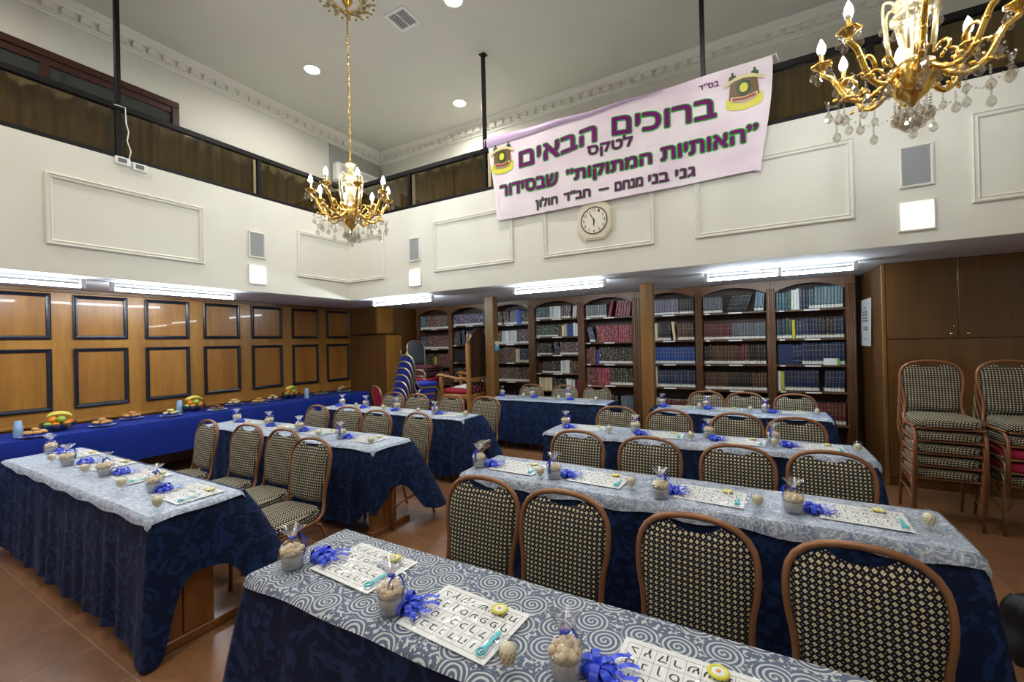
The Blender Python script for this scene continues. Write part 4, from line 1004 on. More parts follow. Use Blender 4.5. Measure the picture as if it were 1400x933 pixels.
# ---------------------------------------------------------------- place settings
SZ = TZ+.0055   # runner surface
SET = {
 'R1': dict(cup=[(-1.56, 1.01), (-1.02, .99), (-.43, 1.0)], sheet=[(-1.32, 1.145), (-.79, 1.06), (-.17, 1.09)], egg=[(-.57, .95)]),
 'R2': dict(cup=[(-1.65, 2.43), (-1.09, 2.42), (-.45, 2.37), (.15, 2.45)], sheet=[(-1.40, 2.53), (-.84, 2.53), (-.22, 2.51), (.42, 2.53)], egg=[(-1.17, 2.39), (-.62, 2.43), (.0, 2.42), (.64, 2.48)]),
 'R3': dict(cup=[(-1.63, 3.93), (-.96, 3.96), (-.35, 3.98), (.12, 3.98)], sheet=[(-1.40, 3.95), (-.71, 3.92), (-.10, 3.93), (.40, 3.93)], egg=[(-1.16, 3.81), (-.47, 3.81), (.12, 3.82), (.63, 3.86)]),
 'R4': dict(cup=[(-1.02, 5.62), (-.51, 5.62), (.1, 5.55)], sheet=[(-.80, 5.60), (-.29, 5.60), (.35, 5.60)], egg=[(-.58, 5.53), (-.05, 5.48), (.57, 5.53)]),
 'R5': dict(cup=[(-3.51, 5.87), (-2.98, 5.88), (-2.36, 5.80)], sheet=[(-3.28, 5.83), (-2.72, 5.83), (-2.12, 5.80)], egg=[(-3.06, 5.74), (-2.47, 5.70), (-1.91, 5.70)]),
 'L1': dict(cup=[(-5.16, 1.22), (-4.50, 1.15), (-3.87, 1.17), (-3.16, 1.18)], sheet=[(-4.90, 1.30), (-4.24, 1.29), (-3.62, 1.28), (-2.92, 1.25)], egg=[(-4.71, 1.12), (-4.05, 1.12), (-3.39, 1.10), (-2.78, 1.05)]),
 'L2': dict(cup=[(-5.18, 2.72), (-4.59, 2.74), (-3.99, 2.69), (-3.30, 2.63)], sheet=[(-4.95, 2.77), (-4.36, 2.77), (-3.76, 2.75), (-3.07, 2.72)], egg=[(-4.76, 2.60), (-4.14, 2.58), (-3.55, 2.58), (-2.84, 2.56)]),
 'L3': dict(cup=[(-5.14, 4.13), (-4.66, 4.13), (-4.06, 4.11), (-3.36, 4.03)], sheet=[(-4.92, 4.10), (-4.43, 4.10), (-3.84, 4.09), (-3.13, 4.09)], egg=[(-4.93+.23, 4.0), (-4.23, 4.03), (-3.60, 4.00), (-2.90, 4.02)]),
}
def make_cup():
    t = thing('treat_cup', '', 'cup')
    MB().lathe([(.034, 0), (.038, .004), (.044, .072), (.0425, .072), (.0365, .006)], 20).build('cup', 'plastic', t)
    rg = random.Random(2); mb = MB()
    MB().lathe([(.034, .006), (.039, .050), (.030, .056)], 16).build('filling', mat('white_filling', (.74, .72, .68), .7), t); mb.lathe([(.0392, .051), (.0412, .064), (.03, .070)], 16)
    for k in range(26):
        a = rg.random()*6.28; r = .037*sqrt(rg.random()); mb.ball((r*cos(a), r*sin(a), .068+.018*rg.random()*(1.2-r/.037)), .009+.005*rg.random(), 6)
    mb.build('snacks', 'snack', t)
    wob = lambda a, z: 1+.06*sin(a*7+z*90)+.05*sin(a*11)
    MB().lathe([(.047, .001), (.050, .07), (.040, .096), (.008, .114)], 22, wob=wob, caps=False).build('wrapper', 'cello', t)
    w2 = lambda a, z: 1+.30*sin(a*5+z*30)*min(1, max(0, (z-.114)*25))
    MB().lathe([(.007, .114), (.018, .130), (.032, .146), (.038, .155)], 24, wob=w2, caps=False).build('wrapper_tuft', 'cello2', t)
    mb = MB().tube([(.009*cos(a), .009*sin(a), .114) for a in [2*pi*i/10 for i in range(10)]], .0035, 6, closed=True)
    for s_ in (-1, 1): mb.grid(lambda u, v, s_=s_: (.008+s_*.006+.03*u*s_*.7+.012, -.012-.02*u, .114-.03*u*u+.010*v), 6, 2)
    mb.grid(lambda u, v: (.034+.008*sin(u*3), -.022+.016*v, .112-.075*u), 8, 2)
    mb.build('ribbon', 'ribbon', t); return t
def make_sheet():
    t = thing('letter_sheet', '', 'letter chart'); W, D = .165, .12
    MB().box(-W, W, -D, D, .001, .0025).build('paper', 'paper', t)
    rows = ['\u05d0\u05d1\u05d1\u05d2\u05d3\u05d4\u05d5\u05d6', '\u05d7\u05d8\u05d9\u05db\u05db\u05da\u05dc\u05de', '\u05dd\u05e0\u05df\u05e1\u05e2\u05e4\u05e4\u05e3', '\u05e6\u05e5\u05e7\u05e8\u05e9\u05e9\u05ea\u05ea']
    gw, gd = .150, .102; cw, chh = 2*gw/8, 2*gd/4; mb = MB(); F0 = lambda V: [(v[0], v[2], .0032) for v in V]
    ref = text_mesh('\u05d4')[0]; k0 = .0235/(max(v[1] for v in ref)-min(v[1] for v in ref)); cache = {}
    for r, row in enumerate(rows):
        for c, ch in enumerate(row):
            if ch not in cache: cache[ch] = text_mesh(ch)
            V, Fc = cache[ch]; xm = (min(v[0] for v in V)+max(v[0] for v in V))/2
            cx = gw-cw*(c+.5); cy = gd-chh*(r+.5)-.012
            mb.add([(cx+(v[0]-xm)*k0*1.12, cy+v[1]*k0, .0032) for v in V], Fc)
    mb.build('letters', 'ink', t)
    mb = MB()
    for i in range(9): mb.box(-gw+cw*i-.0004, -gw+cw*i+.0004, -gd, gd, .0026, .0029)
    for i in range(5): mb.box(-gw, gw, -gd+chh*i-.0004, -gd+chh*i+.0004, .0026, .0029)
    mb.build('ruled_lines', 'ink', t)
    rg = random.Random(5); ph = [rg.random()*6 for _ in range(4)]
    def fn(u, v):
        x = -W-.02+(2*W+.03)*u; y = -D-.008+(2*D+.016)*v; e = min(1, 8*min(u, 1-u, v, 1-v))
        b = exp(-((u-.25)**2+(v-.35)**2)*16)
        h = (.003+.0012*abs(sin(x*50+y*30+ph[0]))+.002*abs(sin(y*60-x*33+ph[1]))**5)*e
        return (x, y, .0036+h+.016*b*abs(sin(x*110+y*60+ph[2]))*e)
    MB().grid(fn, 34, 26, smooth=False).build('plastic_sleeve', 'sleeve', t)
    # ribbon bow at the neck of the sleeve (sheet's own right end, seen on the viewer's left)
    bx, by = W+.028, .045; mb = MB()
    for k in range(9):
        a = 2*pi*k/9+.3; L = .042+.012*rg.random(); ca, sa = cos(a), sin(a); lift = .012+.022*rg.random(); wd = .011
        def lp(u, v, ca=ca, sa=sa, L=L, lift=lift, wd=wd):
            th = pi*2*u; r = L*(1-cos(th))/2; hgt = .012+lift*sin(th)*(.9)+.012*u*0; off = (v-.5)*2*wd
            return (bx+ca*r-sa*off, by+sa*r+ca*off, max(.004, hgt))
        mb.grid(lp, 12, 2)
    for k in range(4):
        a = 2.6+k*.5; ca, sa = cos(a), sin(a)
        mb.grid(lambda u, v, ca=ca, sa=sa, k=k: (bx+ca*.10*u-sa*(v-.5)*.016+.006*sin(u*9+k), by+sa*.10*u+ca*(v-.5)*.016, .010+.010*abs(sin(u*7+k))+.003), 10, 2)
    mb.build('ribbon_bow', 'ribbon', t)
    mb = MB()
    mb.tube([(W-.02-.016*cos(a)-.02*(i/26), .075+.016*sin(a)-.0, .0145+.004*sin(a*2)) for i, a in enumerate([i*.5 for i in range(27)])], .0012, 5)
    mb.build('curled_ribbon', 'ribbon', t)
    mx, my = -.075, -.085
    MB().tube([(mx+.021*cos(a), my+.021*sin(a), .0125) for a in [2*pi*i/24 for i in range(24)]], .0055, 8, closed=True, flat=.7).build('badge_rim', 'yellow', t)
    MB().lathe([(.019, .008), (.019, .014), (.012, .0155)], 20, (mx, my, 0)).build('badge_disc', 'white', t)
    MB().lathe([(.006, .0155), (.004, .018)], 12, (mx, my, 0)).build('badge_centre', mat('orange_dot', (.85, .42, .04), .4), t)
    mb = MB().box(-.142, -.130, .0, .085, .011, .0135, 0, .001).tube([(-.136+.011*cos(a), .092+.013*sin(a), .0125) for a in [2*pi*i/12 for i in range(12)]], .0035, 6, closed=True)
    mb.build('pointer', 'teal', t); return t
def make_egg():
    t = thing('egg_capsule', '', 'egg'); e = []
    for i in range(13):
        a = pi*i/12; e.append((max(.0006, .0225*sin(a)*(1-.13*cos(a)*-1*-1)), .036-.030*cos(a)))
    MB().lathe(e, 18, (0, 0, .004)).build('egg', 'egg', t)
    rg = random.Random(9); mb = MB()
    for r_ in range(3):
        for k in range(11):
            a = 2*pi*k/11+.2*r_; z = .033+.010*r_; q = .0232; mb.box(-.0016-.001*rg.random(), .0018, -.0005, .0005, -.0026, .0026, 0, 0, Matrix.Translation((q*cos(a), q*sin(a), z)) @ Matrix.Rotation(a+pi/2, 4, 'Z'))
    mb.build('inscription', mat('brown_script', (.36, .29, .13), .6), t)
    s_ = [(.0006, 0)]+[(.034*sin(pi*i/14)*(1+.08*cos(pi*i/14)), .043-.043*cos(pi*i/14)) for i in range(1, 14)]+[(.0006, .086)]
    MB().lathe(s_, 22).build('capsule', 'plastic', t); return t
M['cello2'] = clear('crinkled_cellophane', (.9, .92, 1.0), .30, .22)
cup0, sheet0, egg0 = make_cup(), make_sheet(), make_egg(); used = {}
def place(proto_, loc, rz, lab, grp):
    if id(proto_) not in used:
        used[id(proto_)] = 1; proto_.location = loc; proto_.rotation_euler.z = rz; proto_['label'] = lab; proto_['group'] = grp; return proto_
    return dup(proto_, loc, rz, lab, grp)
rs = random.Random(4)
for k, d in SET.items():
    for nm, p0, txt, grp in (('cup', cup0, 'clear snack cup with blue ribbon', 'wrapped snack cups'), ('sheet', sheet0, 'white letter chart with blue bow', 'letter charts with bows'), ('egg', egg0, 'cream egg in clear capsule', 'eggs in clear capsules')):
        L = d[nm]
        for i, (x, y) in enumerate(L):
            n_ = TN[k]; lab = '%s, %s on %s' % (txt, PLACE[len(L)][i], n_)
            rz = rs.random()*6.28 if nm != 'sheet' else pi+radians(rs.uniform(-4, 4))
            place(p0, (x, y, SZ+(.004 if nm != 'sheet' else .0038)), rz, lab, grp+' on the '+n_)

# ---------------------------------------------------------------- buffet food
BZ = TZ+.002
M['orange'] = mat('orange_peel', (.78, .27, .015), .5); M['lime'] = mat('green_apple', (.33, .46, .06), .35); M['banana'] = mat('banana_peel', (.74, .62, .12), .5)
M['pastry'] = mat('golden_pastry', (.55, .29, .10), .6); M['darkpastry'] = mat('chocolate_pastry', (.14, .06, .03), .6); M['palecake'] = mat('pale_cake', (.74, .60, .26), .7)
M['plate'] = mat('pale_blue_plate', (.52, .62, .80), .35); M['napkin'] = mat('blue_napkin', (.02, .05, .42), .7)
bowl_me = MB().lathe([(.05, 0), (.055, .004), (.115, .045), (.150, .092), (.146, .093), (.110, .050), (.05, .010), (.002, .009)], 28).mesh('fruit_bowl', 'bluebowl')
orange_me = MB().ball((0, 0, 0), .038, 16).mesh('orange', 'orange'); apple_me = MB().lathe([(.004, -.030), (.018, -.034), (.033, -.018), (.037, .004), (.030, .024), (.014, .032), (.004, .026)], 16).mesh('green_apple', 'lime')
mb = MB()
for k in range(3):
    mb.tube([(.10*sin(a), .03*(k-1)+.0*a, .055*cos(a)-.03+.008*(1-abs(k-1))) for a in [-1.25+2.5*i/10 for i in range(11)]], [.006, .011, .015, .0165, .017, .017, .0165, .015, .012, .008, .005], 8)
banana_me = mb.mesh('banana_bunch', 'banana')
for bi, ((x, y), who) in enumerate((((-6.63, 1.63), 'nearest fruit bowl on the buffet'), ((-6.80, 3.0), 'middle fruit bowl on the buffet'), ((-6.76, 4.41), 'farthest fruit bowl on the buffet'))):
    tag(put('fruit_bowl', bowl_me, None, (x, y, BZ)), 'blue glass bowl heaped with fruit, the '+who[:who.index(' ')]+' on the buffet', 'bowl', 'fruit bowls on the buffet')
    lay = [(0, .075, -.04, .066), (0, .085, .05, .068), (1, .02, -.098, .072), (0, -.02, .095, .085), (1, .075, .005, .128), (0, -.07, -.02, .080), (1, -.03, .03, .12), (0, .01, -.05, .125), (1, -.085, .075, .09)]
    for (q, dx, dy, dz) in lay:
        o = put('orange' if q == 0 else 'green_apple', orange_me if q == 0 else apple_me, None, (x+dx*.9, y+dy*.9, BZ+dz), (.3*dx*10, .2, dy*9))
        tag(o, ('round orange' if q == 0 else 'green apple')+' in the '+who, 'fruit', ('oranges' if q == 0 else 'green apples')+' in the '+who)
    o = put('banana_bunch', banana_me, None, (x-.005, y+.01, BZ+.165), (0, .05, radians(75+20*bi))); tag(o, 'yellow bananas lying on top of the '+who, 'fruit')
plate_me = MB().lathe([(.07, 0), (.075, .003), (.115, .016), (.122, .018), (.112, .019), (.07, .007), (.002, .006)], 26).mesh('plate', 'plate')
nap_me = MB().grid(lambda u, v: (-.09+.18*u, -.09+.18*v, .017+.012*abs(sin(u*5+v*3))), 6, 6).mesh('napkin', 'napkin')
def blob(sx, sy, sz, tw):
    return MB().grid(lambda u, v: (sx*cos(2*pi*u)*sin(pi*(.03+.94*v))*(1+.12*sin(u*19+tw)), sy*sin(2*pi*u)*sin(pi*(.03+.94*v))*(1+.1*sin(u*13)), sz*(-cos(pi*v))*.95+sz), 16, 8)
bun_me = blob(.036, .026, .020, 1).mesh('pastry', 'pastry'); choc_me = blob(.030, .025, .017, 2).mesh('pastry', 'darkpastry')
slice_me = MB().box(-.022, .022, -.05, .05, 0, .045, 0, .006).mesh('cake_slice', 'palecake'); pale_me = blob(.034, .028, .018, 3).mesh('pastry', 'palecake')
rp = random.Random(8)
PLT = [((-6.42, 1.02), 'cake', 'first plate from near end'), ((-6.38, 1.40), 'bun', 'plate before the nearest fruit bowl'), ((-6.50, 1.95), 'bun', 'plate just past nearest fruit bowl'), ((-6.80, 2.32), 'bun', 'plate by the wall past nearest bowl'),
       ((-6.57, 2.64), 'pale', 'plate before the middle cup stack'), ((-6.51, 3.16), 'choc', 'plate in front of middle fruit bowl'), ((-6.85, 3.56), 'pale', 'plate of pale rolls near middle bowl'), ((-6.59, 3.78), 'bun', 'heaped plate halfway along the buffet'),
       ((-6.80, 4.13), 'pale', 'plate before the farthest fruit bowl'), ((-6.78, 5.0), 'choc', 'plate past the farthest cup stack'), ((-6.66, 5.40), 'choc', 'last dark plate at far end'), ((-6.84, 5.50), 'pale', 'last pale plate at far end')]
for (p, kind, who) in PLT:
    tag(put('plate', plate_me, None, (p[0], p[1], BZ), (0, 0, rp.random()*6)), 'pale blue plate of pastries, '+who, 'plate', 'pastry plates on the buffet')
    if kind in ('bun', 'pale'): tag(put('napkin', nap_me, None, (p[0]+.02, p[1]-.01, BZ+.0025), (0, 0, rp.random()*1.5)), 'blue paper napkin under pastries, '+who, 'napkin', 'blue napkins on the plates')
    me, nm = {'cake': (slice_me, 'cake_slice'), 'bun': (bun_me, 'pastry'), 'choc': (choc_me, 'pastry'), 'pale': (pale_me, 'pastry')}[kind]
    n = {'cake': 5, 'bun': 8, 'choc': 8, 'pale': 6}[kind]
    for i in range(n):
        if kind == 'cake': q = (p[0], p[1]-.095+.047*i, BZ+.022); rz = .1
        else:
            a = 2*pi*i/(n-2 if i < n-2 else 2); r = .058 if i < n-2 else .02; q = (p[0]+r*cos(a), p[1]+r*sin(a), BZ+(.03 if kind != 'choc' else .018)+(.030 if i >= n-2 else 0)); rz = rp.random()*6
        if kind == 'cake': rz = radians(90); q = (p[0], p[1]-.09+.046*i, BZ+.020)
        o = put(nm, me, None, q, (0, 0, rz)); tag(o, {'cake': 'pale cake slice', 'bun': 'golden pastry', 'choc': 'dark chocolate pastry', 'pale': 'pale rolled pastry'}[kind]+' on the '+who, 'pastry', 'pastries, '+who)
cup_me = MB().lathe([(.027, .0), (.036, .09), (.037, .092), (.0355, .092), (.0265, .003)], 18).mesh('plastic_cup', 'bluecup')
for (x, y, who) in ((-6.56, 1.32, 'stack nearest the picture edge'), (-6.84, 2.85, 'stack beside the middle bowl'), (-6.50, 4.52, 'stack past the farthest bowl')):
    for i in range(7):
        nmz = BZ+.0925+.012*i
        o = put('plastic_cup', cup_me, None, (x, y, nmz if i else nmz), (pi, 0, 0)); tag(o, 'upturned blue plastic cup in the '+who, 'cup', 'blue cups in the '+who)

# ---------------------------------------------------------------- chandeliers
def make_chandelier():
    t = thing('chandelier', '', 'chandelier', (0, 0, 2.685))
    Z = lambda z: z-2.685
    MB().lathe([(.004, Z(2.86)), (.018, Z(2.875)), (.03, Z(2.895)), (.07, Z(2.925)), (.095, Z(2.98)), (.105, Z(3.05)), (.100, Z(3.085)), (.085, Z(3.09)), (.04, Z(3.10))], 32, wob=lambda a, z: 1+.035*sin(a*16)).build('bowl', 'gold', t)
    MB().lathe([(.035, Z(3.10)), (.05, Z(3.115)), (.038, Z(3.14)), (.035, Z(3.17)), (.052, Z(3.24)), (.066, Z(3.31)), (.06, Z(3.345)), (.085, Z(3.36)), (.09, Z(3.375)), (.055, Z(3.39)),
                (.06, Z(3.42)), (.078, Z(3.45)), (.07, Z(3.465)), (.04, Z(3.48)), (.036, Z(3.53)), (.055, Z(3.575)), (.066, Z(3.59)), (.03, Z(3.595)), (.008, Z(3.61))], 28, wob=lambda a, z: 1+.04*sin(a*12)).build('column', 'palegold', t)
    pend = MB(); crystal_me = None
    pb = MB()
    for k in range(2): pb.ball((0, 0, -.010-.016*k), .0065, 8)
    pb.lathe([(.001, -.034), (.013, -.048), (.020, -.066), (.015, -.080), (.001, -.094)], 7, smooth=False); pend_me = pb.mesh('crystal_pendant', 'crystal')
    pl_ = MB()
    for k in range(4): pl_.ball((0, 0, -.010-.016*k), .0065, 8)
    pl_.lathe([(.001, -.066), (.015, -.082), (.024, -.104), (.018, -.122), (.001, -.136)], 7, smooth=False); long_me = pl_.mesh('crystal_pendant', 'crystal')
    ap = []
    for i in range(15):
        u = i/14; r = .085+.315*u; z = 3.06-.085*sin(pi*min(1, u*1.25))+(.0 if u < .6 else .20*((u-.6)/.4)**1.6); ap.append((r, 0, Z(z)))
    ap[-1] = (.402, 0, Z(3.235)); ap[-2] = (.402, 0, Z(3.19))
    mb = MB().tube(ap, [.014]*9+[.015]*6, 8)
    sp = [(.29-.055*(1-.055*i)*cos(i*.42)*.9, 0, Z(3.065)+.075*(1-.055*i)*sin(i*.42)) for i in range(15)]
    mb.tube(sp, [.012-.0004*i for i in range(15)], 6)
    sp = [(.16+.04*(1-.06*i)*cos(pi-i*.45), 0, Z(3.095)+.045*(1-.06*i)*sin(i*.45)) for i in range(12)]; mb.tube(sp, .009, 6)
    for i in (3, 6, 9, 11): mb.ball(ap[i], .021, 8, 0, (1, .8, .8))
    for i in range(5): mb.ball((.20+.035*i, .012*(-1)**i, Z(3.0)+.012), .013, 6, 0, (1.4, .6, 1))
    arm_me = mb.mesh('arm', 'gold')
    bob_me = MB().lathe([(.006, -.02), (.022, -.012), (.028, 0), (.05, .010), (.056, .018), (.05, .016), (.02, .008), (.013, .012)], 20, wob=lambda a, z: 1+.08*sin(a*6)).mesh('drip_pan', 'gold')
    can_me = MB().lathe([(.0125, .008), (.014, .012), (.0125, .02), (.0125, .075), (.014, .08)], 14).mesh('candle_sleeve', 'gold')
    col_me = MB().lathe([(.0135, .078), (.018, .088), (.0205, .098)], 12).mesh('bulb_collar', 'white')
    bul_me = MB().lathe([(.0195, .097), (.022, .115), (.0195, .135), (.012, .156), (.005, .170), (.001, .178)], 10).mesh('bulb', 'bulb')
    for k in range(8):
        a = 2*pi*k/8; ca, sa = cos(a), sin(a)
        arm = put('arm', arm_me, t, (0, 0, 0), (0, 0, a))
        B_ = (.402, 0, Z(3.235))
        for nm, me in (('drip_pan', bob_me), ('candle_sleeve', can_me), ('bulb_collar', col_me), ('bulb', bul_me)): put(nm, me, arm, B_)
        for j in range(4):
            b_ = 2*pi*j/4+.4; put('crystal_pendant', pend_me, t, (ca*.402+.05*cos(b_), sa*.402+.05*sin(b_), Z(3.245)))
        put('crystal_pendant', long_me, t, (ca*.30, sa*.30, Z(2.985))); put('crystal_pendant', long_me, t, (ca*.375, sa*.375, Z(3.02)))
        put('crystal_pendant', pend_me, t, (ca*.21, sa*.21, Z(2.955)))
        a2 = a+pi/8; p0 = Vector((.39*ca, .39*sa, Z(3.02))); p1 = Vector((.39*cos(a+pi/4), .39*sin(a+pi/4), Z(3.02))); mb = MB()
        for i in range(13):
            u = i/12; p = p0.lerp(p1, u); mb.ball((p.x, p.y, p.z-.11*4*u*(1-u)*.8), .0065, 6)
        if k == 0: sw_me = mb.mesh('bead_garland', 'crystal')
        put('bead_garland', sw_me, t, (0, 0, 0), (0, 0, a))
        put('crystal_pendant', long_me, t, (.36*cos(a2), .36*sin(a2), Z(2.945)))
    for k in range(12):
        a = 2*pi*k/12; put('crystal_pendant', pend_me, t, (.106*cos(a), .106*sin(a), Z(3.05)))
        put('crystal_pendant', long_me, t, (.075*cos(a+.2), .075*sin(a+.2), Z(2.91)))
    for k in range(6):
        a = 2*pi*k/6+.3; ca, sa = cos(a), sin(a)
        pth = [(.05+.075*sin(i*.30), 0, Z(3.44)+.02*i-.0016*i*i*i*.55) for i in range(9)]
        put('upper_scroll', MB().tube(pth, .0075, 6).mesh('upper_scroll', 'palegold') if k == 0 else scr, t, (0, 0, 0), (0, 0, a))
        if k == 0: scr = t.children[-1].data
        put('crystal_pendant', long_me, t, (.125*ca, .125*sa, Z(3.42)))
        put('crystal_pendant', pend_me, t, (.07*cos(a+.5), .07*sin(a+.5), Z(3.36)))
    for k in range(6):
        a = 2*pi*k/6; put('crystal_pendant', long_me, t, (.035*cos(a), .035*sin(a), Z(2.87)))
    mb = MB().lathe([(.001, .0), (.014, .008), (.02, .024), (.014, .04), (.003, .046)], 8, smooth=False)
    for k in range(8): mb.ball((0, 0, .054+.016*k), .007, 8)
    mb.build('bottom_finial', 'crystal', t)
    # chain: alternating oval links
    z = Z(3.61); k = 0; top = Z(ZC-.10); L = .046
    lv = MB().tube([(.0105*cos(a), 0, .024*sin(a)) for a in [2*pi*i/10 for i in range(10)]], .0042, 5, closed=True).mesh('chain_link', 'gold')
    while z < top:
        put('chain_link', lv, t, (0, 0, z+.02), (0, 0, (k % 2)*pi/2)); z += .0395; k += 1
    MB().lathe([(.006, top-.01), (.014, top), (.05, top+.05), (.066, top+.085), (.055, top+.097), (.003, top+.097)], 20).build('canopy', 'gold', t)
    return t
ch0 = make_chandelier(); ch0.location = (-3.811, 3.235, 2.685); ch0.rotation_euler.z = radians(14)
ch0['label'] = 'gold crystal chandelier hanging whole in front of the balcony corner'; ch0['group'] = 'gold crystal chandeliers'
dup(ch0, (.80, 3.19, 2.685), radians(-6), 'gold crystal chandelier cut by the top right picture edge', 'gold crystal chandeliers')
for (x, y, lab) in ((-3.811, 3.235, 'white and gold ceiling rose above the whole chandelier'), (.80, 3.19, 'white and gold ceiling rose above the cut chandelier')):
    t = thing('ceiling_rose', lab, 'ceiling rose', (x, y, ZC))
    MB().lathe([(.31, 0), (.315, -.01), (.30, -.022), (.27, -.016), (.25, -.028), (.17, -.02), (.15, -.034), (.12, -.022), (.002, -.02)], 48, wob=lambda a, z: 1+.018*sin(a*24)).build('plaster_disc', 'cornice', t)
    mb = MB()
    for k in range(24):
        a = 2*pi*k/24; mb.ball((.288*cos(a), .288*sin(a), -.022), .017, 8, 0, (1, 1, .5))
    for k in range(12):
        a = 2*pi*k/12; mb.tube([((.17+.06*u)*cos(a+.25*sin(u*6)), (.17+.06*u)*sin(a+.25*sin(u*6)), -.030) for u in [i/8 for i in range(9)]], .009, 6)
    for k in range(12):
        a = 2*pi*(k+.5)/12; mb.ball((.245*cos(a), .245*sin(a), -.028), .024, 8, 0, (1, 1, .4)).ball((.155*cos(a), .155*sin(a), -.032), .016, 8, 0, (1, 1, .5))
    mb.build('gilt_ornament', mat('gilded_plaster', (.42, .33, .12), .45, .4), t)
    MB().tube([(.145*cos(2*pi*i/32), .145*sin(2*pi*i/32), -.032) for i in range(32)], .008, 6, closed=True).build('gilt_ring', 'gold', t)

# ---------------------------------------------------------------- banner
BYp = YF-.045
def ysurf(x, z): return BYp-.006*sin(x*3.1+z*2.0)-.005*sin(x*7.3-z*5)-.004*sin(z*9+x)
b = thing('banner', 'pink welcome banner with purple Hebrew lettering tied to the balcony rail', 'banner', (-1.4, YF, 3.7)); ORG = Vector((-1.4, YF, 3.7))
def bp(x, z, off=0): return (x-ORG.x, ysurf(x, z)-off-ORG.y, z-ORG.z)
def bfn(u, v):
    xl = -2.96+.12*v+.03*sin(v*3.1); xr = .215-.115*v+.02*sin(v*4); x = xl+(xr-xl)*u
    zt = 4.235-.03*sin(pi*u)+.02*(1-u); zb = 3.165+.025*u-.012*sin(pi*u); return bp(x, zt+(zb-zt)*v)
mb = MB().grid(bfn, 80, 28)
nv = len(mb.v); mb.v += [(p[0], p[1]+.003, p[2]) for p in mb.v]; mb.f += [[i+nv for i in f] for f in list(mb.f)]; mb.m += mb.m[:]; mb.s += mb.s[:]
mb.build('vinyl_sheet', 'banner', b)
def fold(u, v):
    x = -2.955+2.2*u; w_ = .12*(1-u)+.004; z = 4.235-.025*sin(pi*u*.7)+.02*(1-u); an = v*2.6
    return bp(x, z-w_*v+.004*sin(x*9), .012+.018*sin(v*pi))
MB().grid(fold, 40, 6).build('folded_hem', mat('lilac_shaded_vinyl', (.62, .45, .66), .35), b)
def strip(nm, xs, x0, x1, mt):
    MB().grid(lambda u, v: bp(x0(v)+(x1(v)-x0(v))*u, 4.23-1.05*v, .004), 2, 14).build(nm, mt, b)
strip('left_hem', 0, lambda v: -2.95+.12*v, lambda v: -2.90+.12*v, mat('white_hem', (.80, .76, .78), .4)); strip('right_hem', 0, lambda v: .17-.115*v, lambda v: .21-.115*v, 'banner')
H = {'welcome': '\u05d1\u05e8\u05d5\u05db\u05d9\u05dd', 'comers': '\u05d4\u05d1\u05d0\u05d9\u05dd'}
WORDS = [(H['welcome'], -1.308, -.279, 3.79, 3.975, 1, 'lettering'), (H['comers'], -2.484, -1.501, 3.775, 3.955, 1, 'lettering'),
         ('\u05dc\u05d8\u05e7\u05e1', -1.60, -1.10, 3.675, 3.835, 2, 'lettering'), ('\u201d\u05d4\u05d0\u05d5\u05ea\u05d9\u05d5\u05ea', -.80, .075, 3.475, 3.62, 1, 'lettering'),
         ('\u05d4\u05de\u05ea\u05d5\u05e7\u05d5\u05ea\u201d', -1.864, -.906, 3.43, 3.60, 1, 'lettering'), ('\u05e9\u05d1\u05e1\u05d9\u05d3\u05d5\u05e8', -2.78, -1.985, 3.465, 3.60, 1, 'lettering'),
         ('\u05d2\u05e0\u05d9', -.665, -.483, 3.25, 3.345, 2, 'lettering'), ('\u05d1\u05e0\u05d9', -.935, -.735, 3.25, 3.345, 2, 'lettering'), ('\u05de\u05e0\u05d7\u05dd', -1.297, -1.0, 3.25, 3.345, 2, 'lettering'),
         ('\u2013', -1.479, -1.373, 3.292, 3.302, 2, 'lettering'), ('\u05d7\u05d1\u201d\u05d3', -1.90, -1.585, 3.245, 3.345, 2, 'lettering'), ('\u05d7\u05d5\u05dc\u05d5\u05df', -2.275, -1.99, 3.205, 3.345, 2, 'lettering'),
         ('\u05d1\u05e1\u201d\u05d3', -.423, -.244, 4.085, 4.14, 3, 'lettering')]
def bow1(x): return .085*exp(-((x+1.38)/.55)**2)
def banner_word(txt, x0, x1, z0, z1, style):
    hgt = z1-z0; body = txt[::-1]
    V, Fc = text_mesh(body)
    xs = [v[0] for v in V]; ys = [v[1] for v in V]; a, c, d, e = min(xs), max(xs), min(ys), max(ys)
    if txt == '\u2013': d, e = d-.001, e+.001
    P = [(x0+(v[0]-a)/(c-a)*(x1-x0), z0+(v[1]-d)/(e-d)*(z1-z0)) for v in V]
    P = [(x, z+(bow1(x) if z0 > 3.7 and z0 < 4 else 0)) for x, z in P]
    rp_, rg_ = {1: (.0075, .019), 2: (.004, .010), 3: (.0015, 0)}[style]
    for (mt, rad, dd, nm) in (('green', rg_, .004, 'lettering_outline'), ('purple', rp_, .008, 'lettering')):
        if not rad: continue
        mb = MB()
        for i in range(12): mb.add([bp(x+rad*cos(i*pi/6), z+rad*sin(i*pi/6), dd+.00008*i) for x, z in P], Fc)
        if rad > .012:
            for i in range(6): mb.add([bp(x+rad*.5*cos(i*pi/3), z+rad*.5*sin(i*pi/3), dd+.00008*i) for x, z in P], Fc)
        mb.build(nm, mt, b)
for (tx, x0, x1, z0, z1, st, _) in WORDS: banner_word(tx, x0, x1, z0, z1, st)
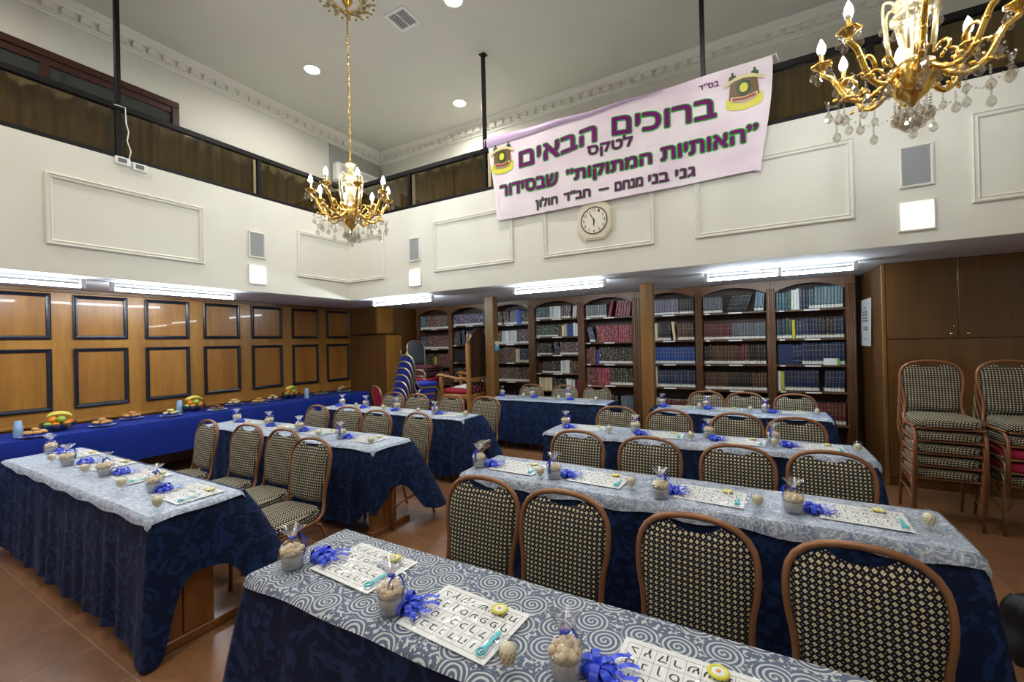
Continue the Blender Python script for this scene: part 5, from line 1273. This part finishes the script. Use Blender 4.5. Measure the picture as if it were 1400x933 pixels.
def emblem(cx, cz, s_):
    q = lambda P, o, nm, mt: MB().add([bp(cx+x*s_, cz+z*s_, o) for x, z in P], [tuple(range(len(P)))]).build(nm, mt, b)
    el = lambda rx, rz, x0=0, z0=0, n=24: [(x0+rx*cos(2*pi*i/n), z0+rz*sin(2*pi*i/n)) for i in range(n)]
    cr = mat('emblem_cream', (.72, .62, .32), .4); br = mat('emblem_brown', (.16, .085, .03), .4)
    q([(-.42, -.34), (-.36, -.42), (-.2, -.47), (0, -.5), (.2, -.47), (.36, -.42), (.42, -.34), (.40, -.12), (.2, -.28), (0, -.33), (-.2, -.28), (-.40, -.12)], .006, 'emblem_ribbon', 'yellow')
    q([(-.34, -.18), (.34, -.18), (.30, .28), (.16, .34), (-.16, .34), (-.30, .28)], .010, 'emblem_scroll', br)
    q([(-.44, .16), (-.46, .24), (-.2, .36), (0, .40), (.2, .36), (.46, .24), (.44, .16), (.2, .27), (0, .30), (-.2, .27)], .015, 'emblem_banderole', cr)
    q(el(.165, .20, 0, .06), .015, 'emblem_shield', 'dkgreen'); q(el(.095, .12, 0, .06), .019, 'emblem_centre', 'yellow')
    q([(-.30, -.24), (-.30, -.12), (0, -.17), (.30, -.12), (.30, -.24), (0, -.29)], .015, 'emblem_scroll_band', cr)
    q([(-.26, -.225), (-.26, -.15), (0, -.195), (.26, -.15), (.26, -.225), (0, -.262)], .019, 'emblem_script', mat('emblem_red', (.35, .05, .04), .4))
    for sx in (-1, 1):
        q([(sx*.17, .34), (sx*.33, .30), (sx*.33, .40), (sx*.28, .42), (sx*.27, .5), (sx*.22, .5), (sx*.22, .43), (sx*.17, .42)], .010, 'emblem_roller', 'dkgreen')
emblem(-.03, 3.975, .38); emblem(-2.735, 3.94, .38)
for (x, z, x2, z2) in ((-2.955, 4.24, -3.02, 4.20), (.21, 4.215, .26, 4.20)):
    MB().tube([(x-ORG.x, ysurf(x, z)-ORG.y-.006, z-ORG.z), ((x+x2)/2-ORG.x, -.062, z2-ORG.z+.03), (x2-ORG.x, -.012, z2-ORG.z-.026)], .009, 6).build('tie_cord', mat('pink_cord', (.75, .55, .6), .6), b)
